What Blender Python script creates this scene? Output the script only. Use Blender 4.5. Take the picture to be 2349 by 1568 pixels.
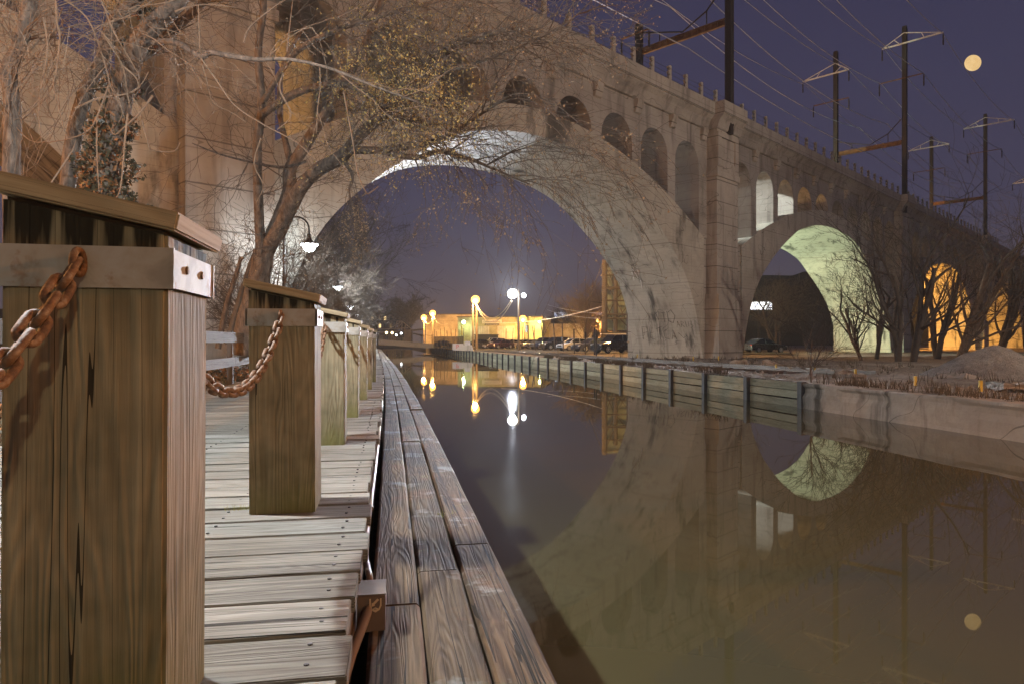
import bpy, bmesh, math, random
from mathutils import Vector, Matrix, noise as mnoise
R = math.radians
sc = bpy.context.scene
for o in list(bpy.data.objects): bpy.data.objects.remove(o)
COL = sc.collection

# ------------------------------------------------------------------ camera, sky, exposure
HC, FPX, CXP, CYP = 0.77, 1566.0, 1174.0, 785.0       # eye height above the deck, lens in photo pixels
cam = bpy.data.objects.new('camera', bpy.data.cameras.new('camera')); COL.objects.link(cam)
cam.location = (0, 0, HC); cam.rotation_euler = (R(90), 0, 0)
cam.data.sensor_width = 36; cam.data.lens = 24.0; cam.data.clip_end = 9000; cam.data.clip_start = .02
sc.camera = cam
sc.view_settings.view_transform = 'Standard'; sc.view_settings.look = 'None'
sc.view_settings.exposure = 0.0; sc.view_settings.gamma = 1.0
cy = sc.cycles
cy.max_bounces = 6; cy.diffuse_bounces = 3; cy.glossy_bounces = 4; cy.transparent_max_bounces = 6
cy.sample_clamp_indirect = 2.5; cy.use_denoising = True; cy.caustics_reflective = False; cy.caustics_refractive = False

w = bpy.data.worlds.new('World'); sc.world = w; w.use_nodes = True
nt = w.node_tree; bg = nt.nodes['Background']
tc = nt.nodes.new('ShaderNodeTexCoord'); sep = nt.nodes.new('ShaderNodeSeparateXYZ')
ramp = nt.nodes.new('ShaderNodeValToRGB')
nt.links.new(tc.outputs['Generated'], sep.inputs[0]); nt.links.new(sep.outputs['Z'], ramp.inputs[0])
cr = ramp.color_ramp
for i, (p, c) in enumerate([(0, (.100, .076, .076)), (.06, (.076, .062, .080)), (.16, (.053, .048, .086)), (.33, (.041, .039, .082)), (.6, (.027, .026, .066))]):
    e = cr.elements[i] if i < 2 else cr.elements.new(p)
    e.position = p; e.color = (*c, 1)
nt.links.new(ramp.outputs[0], bg.inputs[0]); bg.inputs[1].default_value = 1.0

HAZE = .00038
SODIUM = (1.0, .50, .13); COOL = (.86, .94, 1.0); WARMWHITE = (1, .80, .58)
def lamp(name, loc, power, colour, radius=.25, parent=None, spot=None):
    l = bpy.data.lights.new(name, 'SPOT' if spot else 'POINT'); l.energy = power; l.color = colour; l.shadow_soft_size = radius
    o = bpy.data.objects.new(name, l); COL.objects.link(o); o.location = loc
    if spot:
        l.spot_size = R(spot[1]); l.spot_blend = .6
        o.rotation_euler = (Vector(spot[0]) - Vector(loc)).to_track_quat('-Z', 'Y').to_euler()
    if parent: o.parent = parent; o.location = Vector(loc) - ORG[parent.name]
    return o

# ------------------------------------------------------------------ helpers
ORG = {}
def at(x, y, Y):            # photo pixel (2349 wide) at a real distance Y -> world point
    return Vector(((x - CXP) / FPX * Y, Y, HC + (CYP - y) / FPX * Y))
def on_ground(x, y, z):     # photo pixel that touches the level z
    Y = (HC - z) * FPX / (y - CYP)
    return Vector(((x - CXP) / FPX * Y, Y, z))
def tag(o, label=None, cat=None, group=None, kind=None):
    if label: o['label'] = label
    if cat: o['category'] = cat
    if group: o['group'] = group
    if kind: o['kind'] = kind
    return o
def thing(name, label, cat, loc=(0, 0, 0), rz=0, group=None):
    o = bpy.data.objects.new(name, None); COL.objects.link(o); o.empty_display_size = .2
    o.location = loc; o.rotation_euler = (0, 0, rz); ORG[o.name] = Vector(loc) if rz == 0 else Vector((0, 0, 0))
    return tag(o, label, cat, group)
class MB:
    def __init__(s): s.v = []; s.f = []; s.uv = []; s.t = []; s.mi = []
    def add(s, vs, fs, uvs=None, tint=.5, mi=0):
        n = len(s.v); s.v += [tuple(p) for p in vs]
        for k, f in enumerate(fs):
            s.f.append([i + n for i in f]); s.t.append(tint); s.mi.append(mi)
            s.uv.append(uvs[k] if uvs else [(0, 0)] * len(f))
    def box(s, c, size, X=(1, 0, 0), Y=(0, 1, 0), Z=(0, 0, 1), tint=None, taper=1.0, jit=0, rng=None, mi=0):
        c = Vector(c); X = Vector(X); Y = Vector(Y); Z = Vector(Z); a, b, d = [q / 2 for q in size]
        loc = []
        for k in (-1, 1):
            tp = taper if k > 0 else 1
            for i, j in ((-1, -1), (1, -1), (1, 1), (-1, 1)):
                q = [i * a * tp, j * b * tp, k * d]
                if jit: q = [e + rng.uniform(-jit, jit) for e in q]
                loc.append(q)
        fs = [(0, 3, 2, 1), (4, 5, 6, 7), (0, 1, 5, 4), (1, 2, 6, 5), (2, 3, 7, 6), (3, 0, 4, 7)]
        L = max(range(3), key=lambda i: size[i]); off = random.random() * 50
        uvs = []
        for f, nx in zip(fs, (2, 2, 1, 0, 1, 0)):
            o2 = [i for i in range(3) if i != nx and i != L]
            if nx == L: uvs.append([(loc[i][o2[0]] + off, loc[i][o2[-1]] * 1.0 + off) for i in f])
            else: uvs.append([(loc[i][L] + off, loc[i][o2[0]] + off + nx * 3.3) for i in f])
        s.add([c + X * q[0] + Y * q[1] + Z * q[2] for q in loc], fs, uvs, random.random() if tint is None else tint, mi)
    def tube(s, pts, rad, sides=6, tint=.5, cap=True, mi=0):
        pts = [Vector(p) for p in pts]; n = len(pts)
        if n < 2: return
        if not hasattr(rad, '__len__'): rad = [rad] * n
        vs = []; fs = []; uvs = []; prev = None; L = 0
        for i, p in enumerate(pts):
            t = (pts[min(i + 1, n - 1)] - pts[max(i - 1, 0)])
            if t.length < 1e-9: t = Vector((0, 0, 1))
            t.normalize()
            if prev is None:
                a = t.orthogonal().normalized()
            else:
                a = prev - t * prev.dot(t)
                a = a.normalized() if a.length > 1e-6 else t.orthogonal().normalized()
            prev = a; b = t.cross(a)
            for k in range(sides):
                an = 2 * math.pi * k / sides
                vs.append(p + (a * math.cos(an) + b * math.sin(an)) * rad[i])
        for i in range(n - 1):
            dl = (pts[i + 1] - pts[i]).length
            for k in range(sides):
                k2 = (k + 1) % sides
                fs.append((i * sides + k, i * sides + k2, (i + 1) * sides + k2, (i + 1) * sides + k))
                c0 = k / sides * 6.28 * rad[i]; c1 = (k + 1) / sides * 6.28 * rad[i]
                uvs.append([(L, c0), (L, c1), (L + dl, c1), (L + dl, c0)])
            L += dl
        if cap:
            fs.append(tuple(range(sides))[::-1]); uvs.append([(0, 0)] * sides)
            fs.append(tuple((n - 1) * sides + k for k in range(sides))); uvs.append([(0, 0)] * sides)
        s.add(vs, fs, uvs, tint, mi)
    def lathe(s, prof, c, sides=20, tint=.5, mi=0, axis=None):
        c = Vector(c); vs = []; fs = []
        M = axis.to_track_quat('Z', 'Y').to_matrix() if axis else Matrix.Identity(3)
        for r, z in prof:
            for k in range(sides):
                a = 2 * math.pi * k / sides
                vs.append(c + M @ Vector((r * math.cos(a), r * math.sin(a), z)))
        for i in range(len(prof) - 1):
            for k in range(sides):
                k2 = (k + 1) % sides
                fs.append((i * sides + k, i * sides + k2, (i + 1) * sides + k2, (i + 1) * sides + k))
        fs.append(tuple(range(sides))[::-1]); fs.append(tuple((len(prof) - 1) * sides + k for k in range(sides)))
        s.add(vs, fs, None, tint, mi)
    def prism(s, poly, axis_o, A, B, N, depth, tint=.5, mi=0):   # polygon in plane (A,B) extruded along N
        o = Vector(axis_o); A = Vector(A); B = Vector(B); N = Vector(N); n = len(poly)
        vs = [o + A * p[0] + B * p[1] for p in poly] + [o + A * p[0] + B * p[1] + N * depth for p in poly]
        fs = [tuple(range(n)), tuple(range(2 * n - 1, n - 1, -1))] + [(i, i + n, (i + 1) % n + n, (i + 1) % n) for i in range(n)]
        s.add(vs, fs, [[(vs[i].x + vs[i].y, vs[i].z) for i in f] for f in fs], tint, mi)
    def build(s, name, mat, parent=None, smooth=False, label=None, bevel=0, recalc=True, weld=False):
        org = ORG.get(parent.name, Vector((0, 0, 0))) if parent else Vector((0, 0, 0))
        me = bpy.data.meshes.new(name)
        me.from_pydata([(a - org.x, b - org.y, c - org.z) for a, b, c in s.v], [], s.f)
        uvl = me.uv_layers.new(name='UVMap'); flat = []
        for u in s.uv:
            for q in u: flat += [q[0], q[1]]
        uvl.data.foreach_set('uv', flat)
        at_ = me.attributes.new('tint', 'FLOAT', 'FACE'); at_.data.foreach_set('value', s.t)
        me.polygons.foreach_set('material_index', s.mi)
        if smooth: me.polygons.foreach_set('use_smooth', [True] * len(s.f))
        for m in (mat if isinstance(mat, (list, tuple)) else [mat]): me.materials.append(m)
        if recalc or bevel:
            bm = bmesh.new(); bm.from_mesh(me)
            if weld: bmesh.ops.remove_doubles(bm, verts=bm.verts, dist=.0005)
            if recalc: bmesh.ops.recalc_face_normals(bm, faces=bm.faces)
            if bevel: bmesh.ops.bevel(bm, geom=[e for e in bm.edges if e.is_manifold and e.calc_face_angle(0) > .6], offset=bevel, segments=2, affect='EDGES', clamp_overlap=True)
            bm.to_mesh(me); bm.free()
        o = bpy.data.objects.new(name, me); COL.objects.link(o)
        if parent: o.parent = parent
        ORG[o.name] = org
        if label: o['label'] = label
        return o
def copy_tree(o, parent=None):
    c = o.copy(); COL.objects.link(c)
    if parent: c.parent = parent
    for ch in [x for x in bpy.data.objects if x.parent == o]: copy_tree(ch, c)
    return c
def lerp_tab(tab, x):
    for (a, va), (b, vb) in zip(tab, tab[1:]):
        if x <= b: return va + (vb - va) * (x - a) / (b - a)
    return tab[-1][1]
def smooth_tab(tab):        # Catmull-Rom resample
    out = []
    for i in range(len(tab) - 1):
        p0 = tab[max(i - 1, 0)]; p1 = tab[i]; p2 = tab[i + 1]; p3 = tab[min(i + 2, len(tab) - 1)]
        for k in range(6):
            t = k / 6; q = []
            for d in (0, 1):
                q.append(.5 * (2 * p1[d] + (p2[d] - p0[d]) * t + (2 * p0[d] - 5 * p1[d] + 4 * p2[d] - p3[d]) * t * t + (3 * p1[d] - p0[d] - 3 * p2[d] + p3[d]) * t ** 3))
            out.append(tuple(q))
    return out + [tab[-1]]
def text_mesh(name, body, size, loc, X, Z, mat, parent, depth=.01):
    cu = bpy.data.curves.new(name, 'FONT'); cu.body = body; cu.size = size; cu.align_x = 'CENTER'; cu.extrude = depth
    t = bpy.data.objects.new(name, cu); COL.objects.link(t)
    me = bpy.data.meshes.new_from_object(t); bpy.data.objects.remove(t)
    X = Vector(X).normalized(); Z = Vector(Z).normalized(); N = X.cross(Z)
    org = ORG[parent.name]
    for v in me.vertices: v.co = Vector(loc) + X * v.co.x + Z * v.co.y + N * v.co.z - org
    me.name = name; me.materials.clear(); me.materials.append(mat)
    o = bpy.data.objects.new(name, me); COL.objects.link(o); o.parent = parent; ORG[o.name] = org
    return o

# ------------------------------------------------------------------ materials
class NG:
    def __init__(s, name):
        s.m = bpy.data.materials.new(name); s.m.use_nodes = True; s.t = s.m.node_tree; s.b = s.t.nodes['Principled BSDF']
    def n(s, typ, **kw):
        x = s.t.nodes.new(typ)
        for k, v in kw.items(): setattr(x, k, v)
        return x
    def l(s, a, b): s.t.links.new(a, b)
    def coord(s, kind='Object', scale=(1, 1, 1), loc=None):
        if kind == 'UV': o = s.n('ShaderNodeTexCoord').outputs['UV']
        else: o = s.n('ShaderNodeTexCoord').outputs[kind]
        mp = s.n('ShaderNodeMapping'); mp.inputs['Scale'].default_value = scale
        s.l(o, mp.inputs[0])
        if loc is not None: s.l(loc, mp.inputs['Location'])
        return mp.outputs[0]
    def noise(s, co, scale=1, detail=4, rough=.55, dist=0):
        x = s.n('ShaderNodeTexNoise'); x.inputs['Scale'].default_value = scale; x.inputs['Detail'].default_value = detail
        x.inputs['Roughness'].default_value = rough; x.inputs['Distortion'].default_value = dist
        s.l(co, x.inputs['Vector']); return x.outputs['Fac']
    def ramp(s, f, stops):
        x = s.n('ShaderNodeValToRGB'); s.l(f, x.inputs[0]); e = x.color_ramp.elements
        for i, (p, c) in enumerate(stops):
            q = e[i] if i < 2 else e.new(p)
            q.position = p; c = (c, c, c) if not hasattr(c, '__len__') else c; q.color = (*c, 1)
        return x.outputs[0]
    def math(s, op, a, b=None, c=None):
        x = s.n('ShaderNodeMath', operation=op)
        for i, q in enumerate((a, b, c)):
            if q is None: continue
            if isinstance(q, (int, float)): x.inputs[i].default_value = q
            else: s.l(q, x.inputs[i])
        return x.outputs[0]
    def mix(s, f, a, b, mode='MIX'):
        x = s.n('ShaderNodeMix', data_type='RGBA', blend_type=mode)
        for sock, q in ((x.inputs[0], f), (x.inputs[6], a), (x.inputs[7], b)):
            if isinstance(q, (int, float)): sock.default_value = q
            elif isinstance(q, tuple): sock.default_value = (*q, 1)
            else: s.l(q, sock)
        return x.outputs[2]
    def bump(s, h, strength=.3, dist=.02):
        x = s.n('ShaderNodeBump'); x.inputs['Strength'].default_value = strength; x.inputs['Distance'].default_value = dist
        s.l(h, x.inputs['Height']); s.l(x.outputs[0], s.b.inputs['Normal'])
    def col(s, c):
        if isinstance(c, tuple): s.b.inputs['Base Color'].default_value = (*c, 1)
        else: s.l(c, s.b.inputs['Base Color'])
    def attr(s, nm):
        x = s.n('ShaderNodeAttribute', attribute_name=nm); return x.outputs['Fac']
    def objrand(s): return s.n('ShaderNodeObjectInfo').outputs['Random']
def plain(name, c, rough=.6, metal=0, emit=None, es=0):
    g = NG(name); co = g.coord('Object', (3, 3, 3)); f = g.noise(co, 2.5, 3)
    g.col(g.ramp(f, [(.3, tuple(q * .8 for q in c)), (.7, tuple(min(1, q * 1.15) for q in c))]))
    g.b.inputs['Roughness'].default_value = rough; g.b.inputs['Metallic'].default_value = metal
    if emit: g.b.inputs['Emission Color'].default_value = (*emit, 1); g.b.inputs['Emission Strength'].default_value = es; g.m.cycles.emission_sampling = 'NONE'
    return g.m
def emitter(name, c, s):
    g = NG(name); g.col((.02, .02, .02)); g.b.inputs['Emission Color'].default_value = (*c, 1); g.b.inputs['Emission Strength'].default_value = s
    g.m.cycles.emission_sampling = 'NONE'
    return g.m
def wood(name, a, b, dark, moss=None, crack=.5, grain=55, rough=.8, bumps=.4, top=False, patches=False, knots=False):
    g = NG(name); rnd = g.objrand()
    uv = g.coord('UV', (1, 1, 1)); off = g.n('ShaderNodeCombineXYZ'); g.l(g.math('MULTIPLY', rnd, 37), off.inputs[2])
    add = g.n('ShaderNodeVectorMath', operation='ADD'); g.l(uv, add.inputs[0]); g.l(off.outputs[0], add.inputs[1]); base = add.outputs[0]
    def mp(sx, sy):
        m = g.n('ShaderNodeMapping'); m.inputs['Scale'].default_value = (sx, sy, 1); g.l(base, m.inputs[0]); return m.outputs[0]
    fine = g.noise(mp(1.6, grain), 1.0, 6, .65)
    rings = g.noise(mp(.9, 9), 1.0, 2, .5, .6)
    ring = g.math('ADD', g.math('MULTIPLY', g.math('SINE', g.math('MULTIPLY', rings, 75)), .5), .5)
    crk = g.noise(mp(.22, 16), 1.0, 2, .4, .0)
    crack_l = g.math('LESS_THAN', g.math('ABSOLUTE', g.math('SUBTRACT', crk, .5)), .006 * crack)
    blot = g.noise(mp(1.3, 5), 1.0, 4, .6)
    tint = g.attr('tint')
    c = g.ramp(fine, [(.3, b), (.68, a)])
    c = g.mix(g.math('MULTIPLY', g.math('SUBTRACT', 1, ring), .27), c, dark)
    c = g.mix(g.ramp(blot, [(.48, 0.0), (.72, .42)]), c, dark)
    if knots:
        vo = g.n('ShaderNodeTexVoronoi'); vo.inputs['Scale'].default_value = 1.0; g.l(mp(1.05, 5.2), vo.inputs['Vector'])
        kn = g.ramp(vo.outputs['Distance'], [(.035, 1.0), (.085, 0.0)])
        sel = g.math('GREATER_THAN', g.noise(vo.outputs['Position'], 3.7, 0), .56)
        c = g.mix(g.math('MULTIPLY', g.math('MULTIPLY', kn, sel), .85), c, tuple(q * .6 for q in dark))
    c = g.mix(1.0, c, g.ramp(tint, [(0, (.66, .64, .62)), (1, (1.15, 1.12, 1.1))]), 'MULTIPLY')
    if moss:
        po = g.n('ShaderNodeTexCoord').outputs['Object']; sp = g.n('ShaderNodeSeparateXYZ'); g.l(po, sp.inputs[0])
        mz = g.math('MULTIPLY', g.math('SUBTRACT', .95, g.math('MULTIPLY', sp.outputs[2], 1.5)), g.noise(po, 4, 4))
        c = g.mix(g.ramp(mz, [(.15, 0.0), (.6, .75)]), c, moss)
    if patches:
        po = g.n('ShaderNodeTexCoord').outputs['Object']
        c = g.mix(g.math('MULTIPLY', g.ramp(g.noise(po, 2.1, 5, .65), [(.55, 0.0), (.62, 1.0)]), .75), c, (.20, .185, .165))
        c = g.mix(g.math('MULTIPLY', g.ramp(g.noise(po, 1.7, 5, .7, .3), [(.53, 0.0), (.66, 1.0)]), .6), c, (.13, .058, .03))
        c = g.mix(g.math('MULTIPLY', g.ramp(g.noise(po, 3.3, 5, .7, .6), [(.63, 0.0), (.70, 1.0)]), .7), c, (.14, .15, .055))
    if top:
        po = g.n('ShaderNodeTexCoord').outputs['Object']; sp = g.n('ShaderNodeSeparateXYZ'); g.l(po, sp.inputs[0])
        drip = g.noise(mp(.9, 26), 1.0, 4, .6)
        tz = g.math('MULTIPLY', g.math('SUBTRACT', sp.outputs[2], .87), 5.5)
        c = g.mix(g.ramp(g.math('MULTIPLY', tz, g.math('ADD', g.ramp(drip, [(.40, 0.0), (.60, 1.0)]), .10)), [(.10, 0.0), (.42, .93)]), c, (.016, .013, .010))
        c = g.mix(1.0, c, g.ramp(g.noise(po, 5, 3), [(.35, (.72, .74, .70)), (.65, (1.12, 1.08, 1.0))]), 'MULTIPLY')
    c = g.mix(g.math('MULTIPLY', crack_l, .9), c, (.012, .010, .008))
    g.col(c); g.b.inputs['Roughness'].default_value = rough; g.b.inputs['Specular IOR Level'].default_value = .12
    h = g.math('SUBTRACT', g.math('ADD', fine, g.math('MULTIPLY', ring, .5)), g.math('MULTIPLY', crack_l, 2.5))
    g.bump(h, bumps, .004)
    return g.m
def concrete(name, a, b, stain, joint=None, board=.0, streak=.55, sc_=1.0, bumps=.35, patch=0):
    g = NG(name); co = g.coord('Object')
    def mp(x, y, z):
        m = g.n('ShaderNodeMapping'); m.inputs['Scale'].default_value = (x, y, z); g.l(co, m.inputs[0]); return m.outputs[0]
    big = g.noise(mp(.22 * sc_, .22 * sc_, .3 * sc_), 1, 5, .6, .4)
    fine = g.noise(mp(3 * sc_, 3 * sc_, 3 * sc_), 1, 5, .65)
    st = g.noise(mp(1.3 * sc_, 1.3 * sc_, .12 * sc_), 1, 5, .6, .2)
    c = g.ramp(big, [(.32, b), (.66, a)])
    c = g.mix(g.ramp(fine, [(.35, .35), (.65, .0)]), c, b)
    c = g.mix(g.math('MULTIPLY', g.ramp(st, [(.52, 0.0), (.74, 1.0)]), streak), c, stain)
    sp = g.n('ShaderNodeSeparateXYZ'); g.l(co, sp.inputs[0]); h = fine
    if board:
        bl = g.math('LESS_THAN', g.math('FRACT', g.math('MULTIPLY', sp.outputs[2], 1 / board)), .06)
        c = g.mix(g.math('MULTIPLY', bl, g.ramp(g.noise(mp(.5, .5, 2), 1, 2), [(.4, 0.0), (.6, .45)])), c, stain)
    if patch:
        pn = g.noise(mp(.30, .75, .13), 1, 6, .68, .25)
        c = g.mix(g.math('MULTIPLY', g.ramp(pn, [(.555, 0.0), (.64, 1.0)]), patch), c, stain)
        ck = g.noise(mp(.35 * sc_ ** .5, .35, .5), 1, 2, .4, .3)
        c = g.mix(g.math('MULTIPLY', g.math('LESS_THAN', g.math('ABSOLUTE', g.math('SUBTRACT', ck, .5)), .0022), .55), c, stain)
        pl_ = g.math('LESS_THAN', g.math('FRACT', g.math('MULTIPLY', g.math('ADD', sp.outputs[2], g.math('MULTIPLY', big, .12)), .41)), .02)
        c = g.mix(g.math('MULTIPLY', pl_, .35), c, stain)
    if joint:
        jl = g.math('LESS_THAN', g.math('FRACT', g.math('MULTIPLY', sp.outputs[2], 1 / joint)), .035)
        c = g.mix(g.math('MULTIPLY', jl, .75), c, stain); h = g.math('SUBTRACT', h, g.math('MULTIPLY', jl, 2))
    g.col(c); g.b.inputs['Roughness'].default_value = .9; g.b.inputs['Specular IOR Level'].default_value = .2
    g.bump(h, bumps, .03); return g.m
def earth(name, cols, scale=1.0, bumps=.6):
    g = NG(name); co = g.coord('Object')
    a = g.noise(co, .35 * scale, 5, .6); f = g.noise(co, 7 * scale, 6, .7)
    c = g.ramp(a, [(.3, cols[0]), (.5, cols[1]), (.7, cols[2])])
    c = g.mix(g.ramp(f, [(.38, .7), (.62, .0)]), c, tuple(q * .35 for q in cols[0]))
    g.col(c); g.b.inputs['Roughness'].default_value = .95; g.b.inputs['Specular IOR Level'].default_value = .15
    g.bump(f, bumps, .08); return g.m
M = {}
M['deck'] = wood('deck_wood', (.29, .28, .245), (.135, .128, .11), (.045, .038, .032), crack=1.2, grain=75, knots=True, bumps=.8)
M['post'] = wood('post_wood', (.37, .325, .23), (.245, .205, .135), (.11, .085, .05), moss=(.075, .085, .018), crack=.6, grain=60, knots=True, top=True, bumps=.7)
M['cap'] = wood('cap_wood', (.46, .38, .25), (.33, .26, .16), (.18, .13, .07), crack=.15, grain=50)
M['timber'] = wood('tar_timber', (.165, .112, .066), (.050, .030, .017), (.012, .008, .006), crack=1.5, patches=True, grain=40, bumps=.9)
M['rail'] = wood('weathered_rail', (.19, .18, .17), (.11, .105, .10), (.10, .09, .08), crack=.4)
M['bark'] = NG('tree_bark')
g = M['bark']; co = g.coord('Object', (6, 6, 2.0)); f = g.noise(co, 2.2, 5, .7, .5)
g.col(g.ramp(f, [(.32, (.045, .034, .026)), (.55, (.15, .115, .088)), (.75, (.24, .19, .145))])); g.b.inputs['Roughness'].default_value = .95; g.bump(f, .8, .05); M['bark'] = g.m
M['twig'] = plain('twig_bark', (.10, .078, .060), .9)
M['paletwig'] = plain('pale_twig', (.105, .085, .065), .9)
M['darktwig'] = plain('dark_twig', (.052, .045, .040), .95)
M['vine'] = plain('vine_bark', (.185, .125, .08), .9)
M['bud'] = plain('yellow_bud', (.40, .29, .10), .7)
M['bud2'] = plain('brown_bud', (.30, .21, .12), .7)
M['ivy'] = plain('ivy_leaf', (.060, .052, .026), .5)
M['dryleaf'] = plain('dry_leaf', (.26, .12, .045), .8)
M['conc_face'] = concrete('bridge_face_concrete', (.45, .425, .385), (.285, .265, .24), (.09, .083, .078), board=.6, streak=.75, patch=.35)
M['conc_ring'] = concrete('arch_ring_concrete', (.55, .53, .46), (.37, .35, .295), (.06, .058, .052), board=.22, streak=.6, patch=.85)
M['conc_pier'] = concrete('pier_concrete', (.50, .465, .41), (.335, .31, .27), (.095, .087, .078), joint=1.52, streak=.75, patch=.3)
M['conc_wall'] = concrete('canal_wall_concrete', (.50, .45, .38), (.30, .265, .225), (.05, .045, .035), streak=.75, sc_=2.2, bumps=1.0, patch=.8)
M['graff'] = plain('black_spray_paint', (.03, .028, .028), .7)
M['white_paint'] = plain('white_spray_paint', (.75, .73, .70), .8)
M['steel'] = plain('galvanised_steel', (.42, .40, .38), .5, .4)
M['black_steel'] = plain('black_steel', (.025, .024, .024), .45, .3)
M['dark_pole'] = plain('dark_pole_steel', (.035, .029, .025), .7)
M['pale_steel'] = plain('pale_painted_steel', (.72, .70, .66), .5)
M['wire'] = plain('bare_wire', (.34, .37, .45), .5, .0)
M['pile'] = plain('sheet_pile_steel', (.07, .065, .065), .6, .4)
M['conduit'] = plain('brown_conduit', (.15, .10, .07), .5, .0)
M['jbox'] = plain('brown_junction_box', (.13, .085, .06), .65)
M['emblem'] = plain('tan_sticker', (.52, .38, .24), .6)
g = NG('rusty_iron'); co = g.coord('Object', (14, 14, 14)); f = g.noise(co, 2.5, 6, .65)
g.col(g.ramp(f, [(.3, (.06, .035, .022)), (.5, (.17, .09, .045)), (.68, (.30, .23, .17))])); g.b.inputs['Roughness'].default_value = .72; g.b.inputs['Metallic'].default_value = .15; g.bump(f, .9, .004); M['rust'] = g.m
g = NG('rusty_beam'); co = g.coord('Object', (.8, .8, .8)); f = g.noise(co, 2.5, 6, .65)
g.col(g.ramp(f, [(.3, (.05, .026, .014)), (.55, (.15, .075, .03)), (.7, (.22, .13, .06))])); g.b.inputs['Roughness'].default_value = .8; M['rustbeam'] = g.m
g = NG('galvanised_band'); co = g.coord('Object', (5, 5, 5)); f = g.noise(co, 1.6, 4, .6, .8); r = g.objrand()
c = g.ramp(f, [(.38, (.27, .245, .21)), (.5, (.35, .315, .265)), (.62, (.38, .36, .33))])
f2 = g.noise(g.coord('Object', (9, 9, 9)), 1.3, 5, .6)
c = g.mix(g.math('MULTIPLY', g.ramp(f2, [(.60, 0.0), (.68, 1.0)]), .7), c, (.22, .10, .035))
g.col(c); g.b.inputs['Roughness'].default_value = .65; g.b.inputs['Specular IOR Level'].default_value = .2; M['band'] = g.m
M['soil'] = earth('bank_soil', [(.16, .13, .10), (.30, .255, .205), (.42, .37, .31)])
M['gravel'] = earth('gravel', [(.36, .32, .28), (.46, .42, .37), (.55, .51, .45)], 5, .9)
M['asphalt'] = earth('lot_asphalt', [(.05, .048, .045), (.07, .066, .06), (.10, .095, .085)], .8, .3)
M['litter'] = earth('leaf_litter', [(.07, .05, .03), (.13, .09, .05), (.20, .14, .08)], 1.5, .8)
M['hill'] = earth('dark_hill', [(.030, .026, .022), (.045, .038, .030), (.06, .05, .04)], .3, .3)
M['pipe'] = plain('tan_pipe', (.40, .33, .24), .6)
M['girder'] = plain('grey_painted_girder', (.26, .25, .23), .55)
def cladding(name, c, dx, dz, line=.06, dark=.55):
    g = NG(name); co = g.coord('UV'); sp = g.n('ShaderNodeSeparateXYZ'); g.l(co, sp.inputs[0])
    br = g.n('ShaderNodeTexBrick'); br.inputs['Scale'].default_value = 1.0; br.inputs['Brick Width'].default_value = dx; br.inputs['Row Height'].default_value = dz
    br.inputs['Mortar Size'].default_value = line * dz; br.inputs['Color1'].default_value = (*c, 1); br.inputs['Color2'].default_value = (*[q * .86 for q in c], 1); br.inputs['Mortar'].default_value = (*[q * dark for q in c], 1)
    g.l(co, br.inputs['Vector']); f = g.noise(co, .7, 5, .65)
    g.col(g.mix(1.0, br.outputs[0], g.ramp(f, [(.3, (.6, .58, .55)), (.62, (1.05, 1.05, 1.05))]), 'MULTIPLY')); g.b.inputs['Roughness'].default_value = .85; return g.m
M['block'] = cladding('painted_block_wall', (.55, .50, .31), .5, .24)
M['whitebrick'] = cladding('white_brick_wall', (.60, .60, .60), .45, .2)
M['stucco'] = cladding('stained_stucco', (.50, .44, .36), 9, 2.2, .012)
M['brick'] = cladding('dark_brick', (.20, .14, .11), .5, .2)
M['stone'] = cladding('rubble_stone', (.30, .24, .17), .7, .35)
M['ochre'] = cladding('ochre_render', (.50, .40, .18), 6, 3, .01)
M['rollup'] = cladding('roller_door', (.74, .70, .62), 30, .35, .10)
M['window'] = plain('dark_window_glass', (.02, .022, .026), .12)
M['roof'] = plain('dark_roofing', (.04, .038, .036), .8)
M['litwin'] = emitter('lit_window', (1, .70, .30), 1.6)
M['dimwin'] = emitter('dim_window', (1, .60, .22), .35)
M['em_sodium'] = emitter('sodium_globe', (1, .42, .06), 7)
M['em_white'] = emitter('white_lamp_glass', (.90, .96, 1), 14)
M['em_green'] = emitter('green_white_lamp', (.75, 1, .60), 8)
M['em_warm'] = emitter('warm_lamp', (1, .75, .35), 8)

# ------------------------------------------------------------------ shared ground lines
WATER, BANK, TIMB = -1.13, -.40, -.20
def xe(Y):                      # water-side edge of the timber coping on the left bank
    if Y < 28: return .477 - .1735 * Y - .0005 * Y * Y
    return xe(27.999) - .2015 * (Y - 28)
def tang(Y):
    d = Vector((xe(Y + .5) - xe(Y - .5), 1, 0)); d.normalize(); return d
def nrm(Y): d = tang(Y); return Vector((d.y, -d.x, 0))
def left(Y, off, z=0): return Vector((xe(Y) + off, Y, z))
def xb(Y): return 12.4 - .2 * Y     # far bank wall line

# ------------------------------------------------------------------ ground, water, boardwalk
rng = random.Random(7)
mb = MB(); mb.add([(-60, -30, WATER), (60, -30, WATER), (60, 420, WATER), (-160, 420, WATER)], [(0, 1, 2, 3)])
g = NG('canal_water'); co = g.coord('Object', (1, 1, 1))
g.col((.064, .055, .025)); g.l(g.ramp(g.noise(g.coord('Object', (.35, .10, 1)), 1, 4, .6, .4), [(.42, .008), (.70, .045)]), g.b.inputs['Roughness']); g.b.inputs['IOR'].default_value = 1.48
f = g.noise(g.coord('Object', (.9, .35, 1)), 1, 3, .5); g.bump(f, .02, .03)
tag(mb.build('water', g.m), kind='structure')

def strip(name, line_a, line_b, mat, kind='structure'):
    mb = MB(); n = len(line_a)
    mb.add(line_a + line_b, [(i, i + 1, n + i + 1, n + i) for i in range(n - 1)])
    return tag(mb.build(name, mat), kind=kind)
Ys = [-12, -6, 0, 3, 6, 10, 15, 20, 30, 45, 60, 80, 100, 130, 170, 230, 330, 420]
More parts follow.
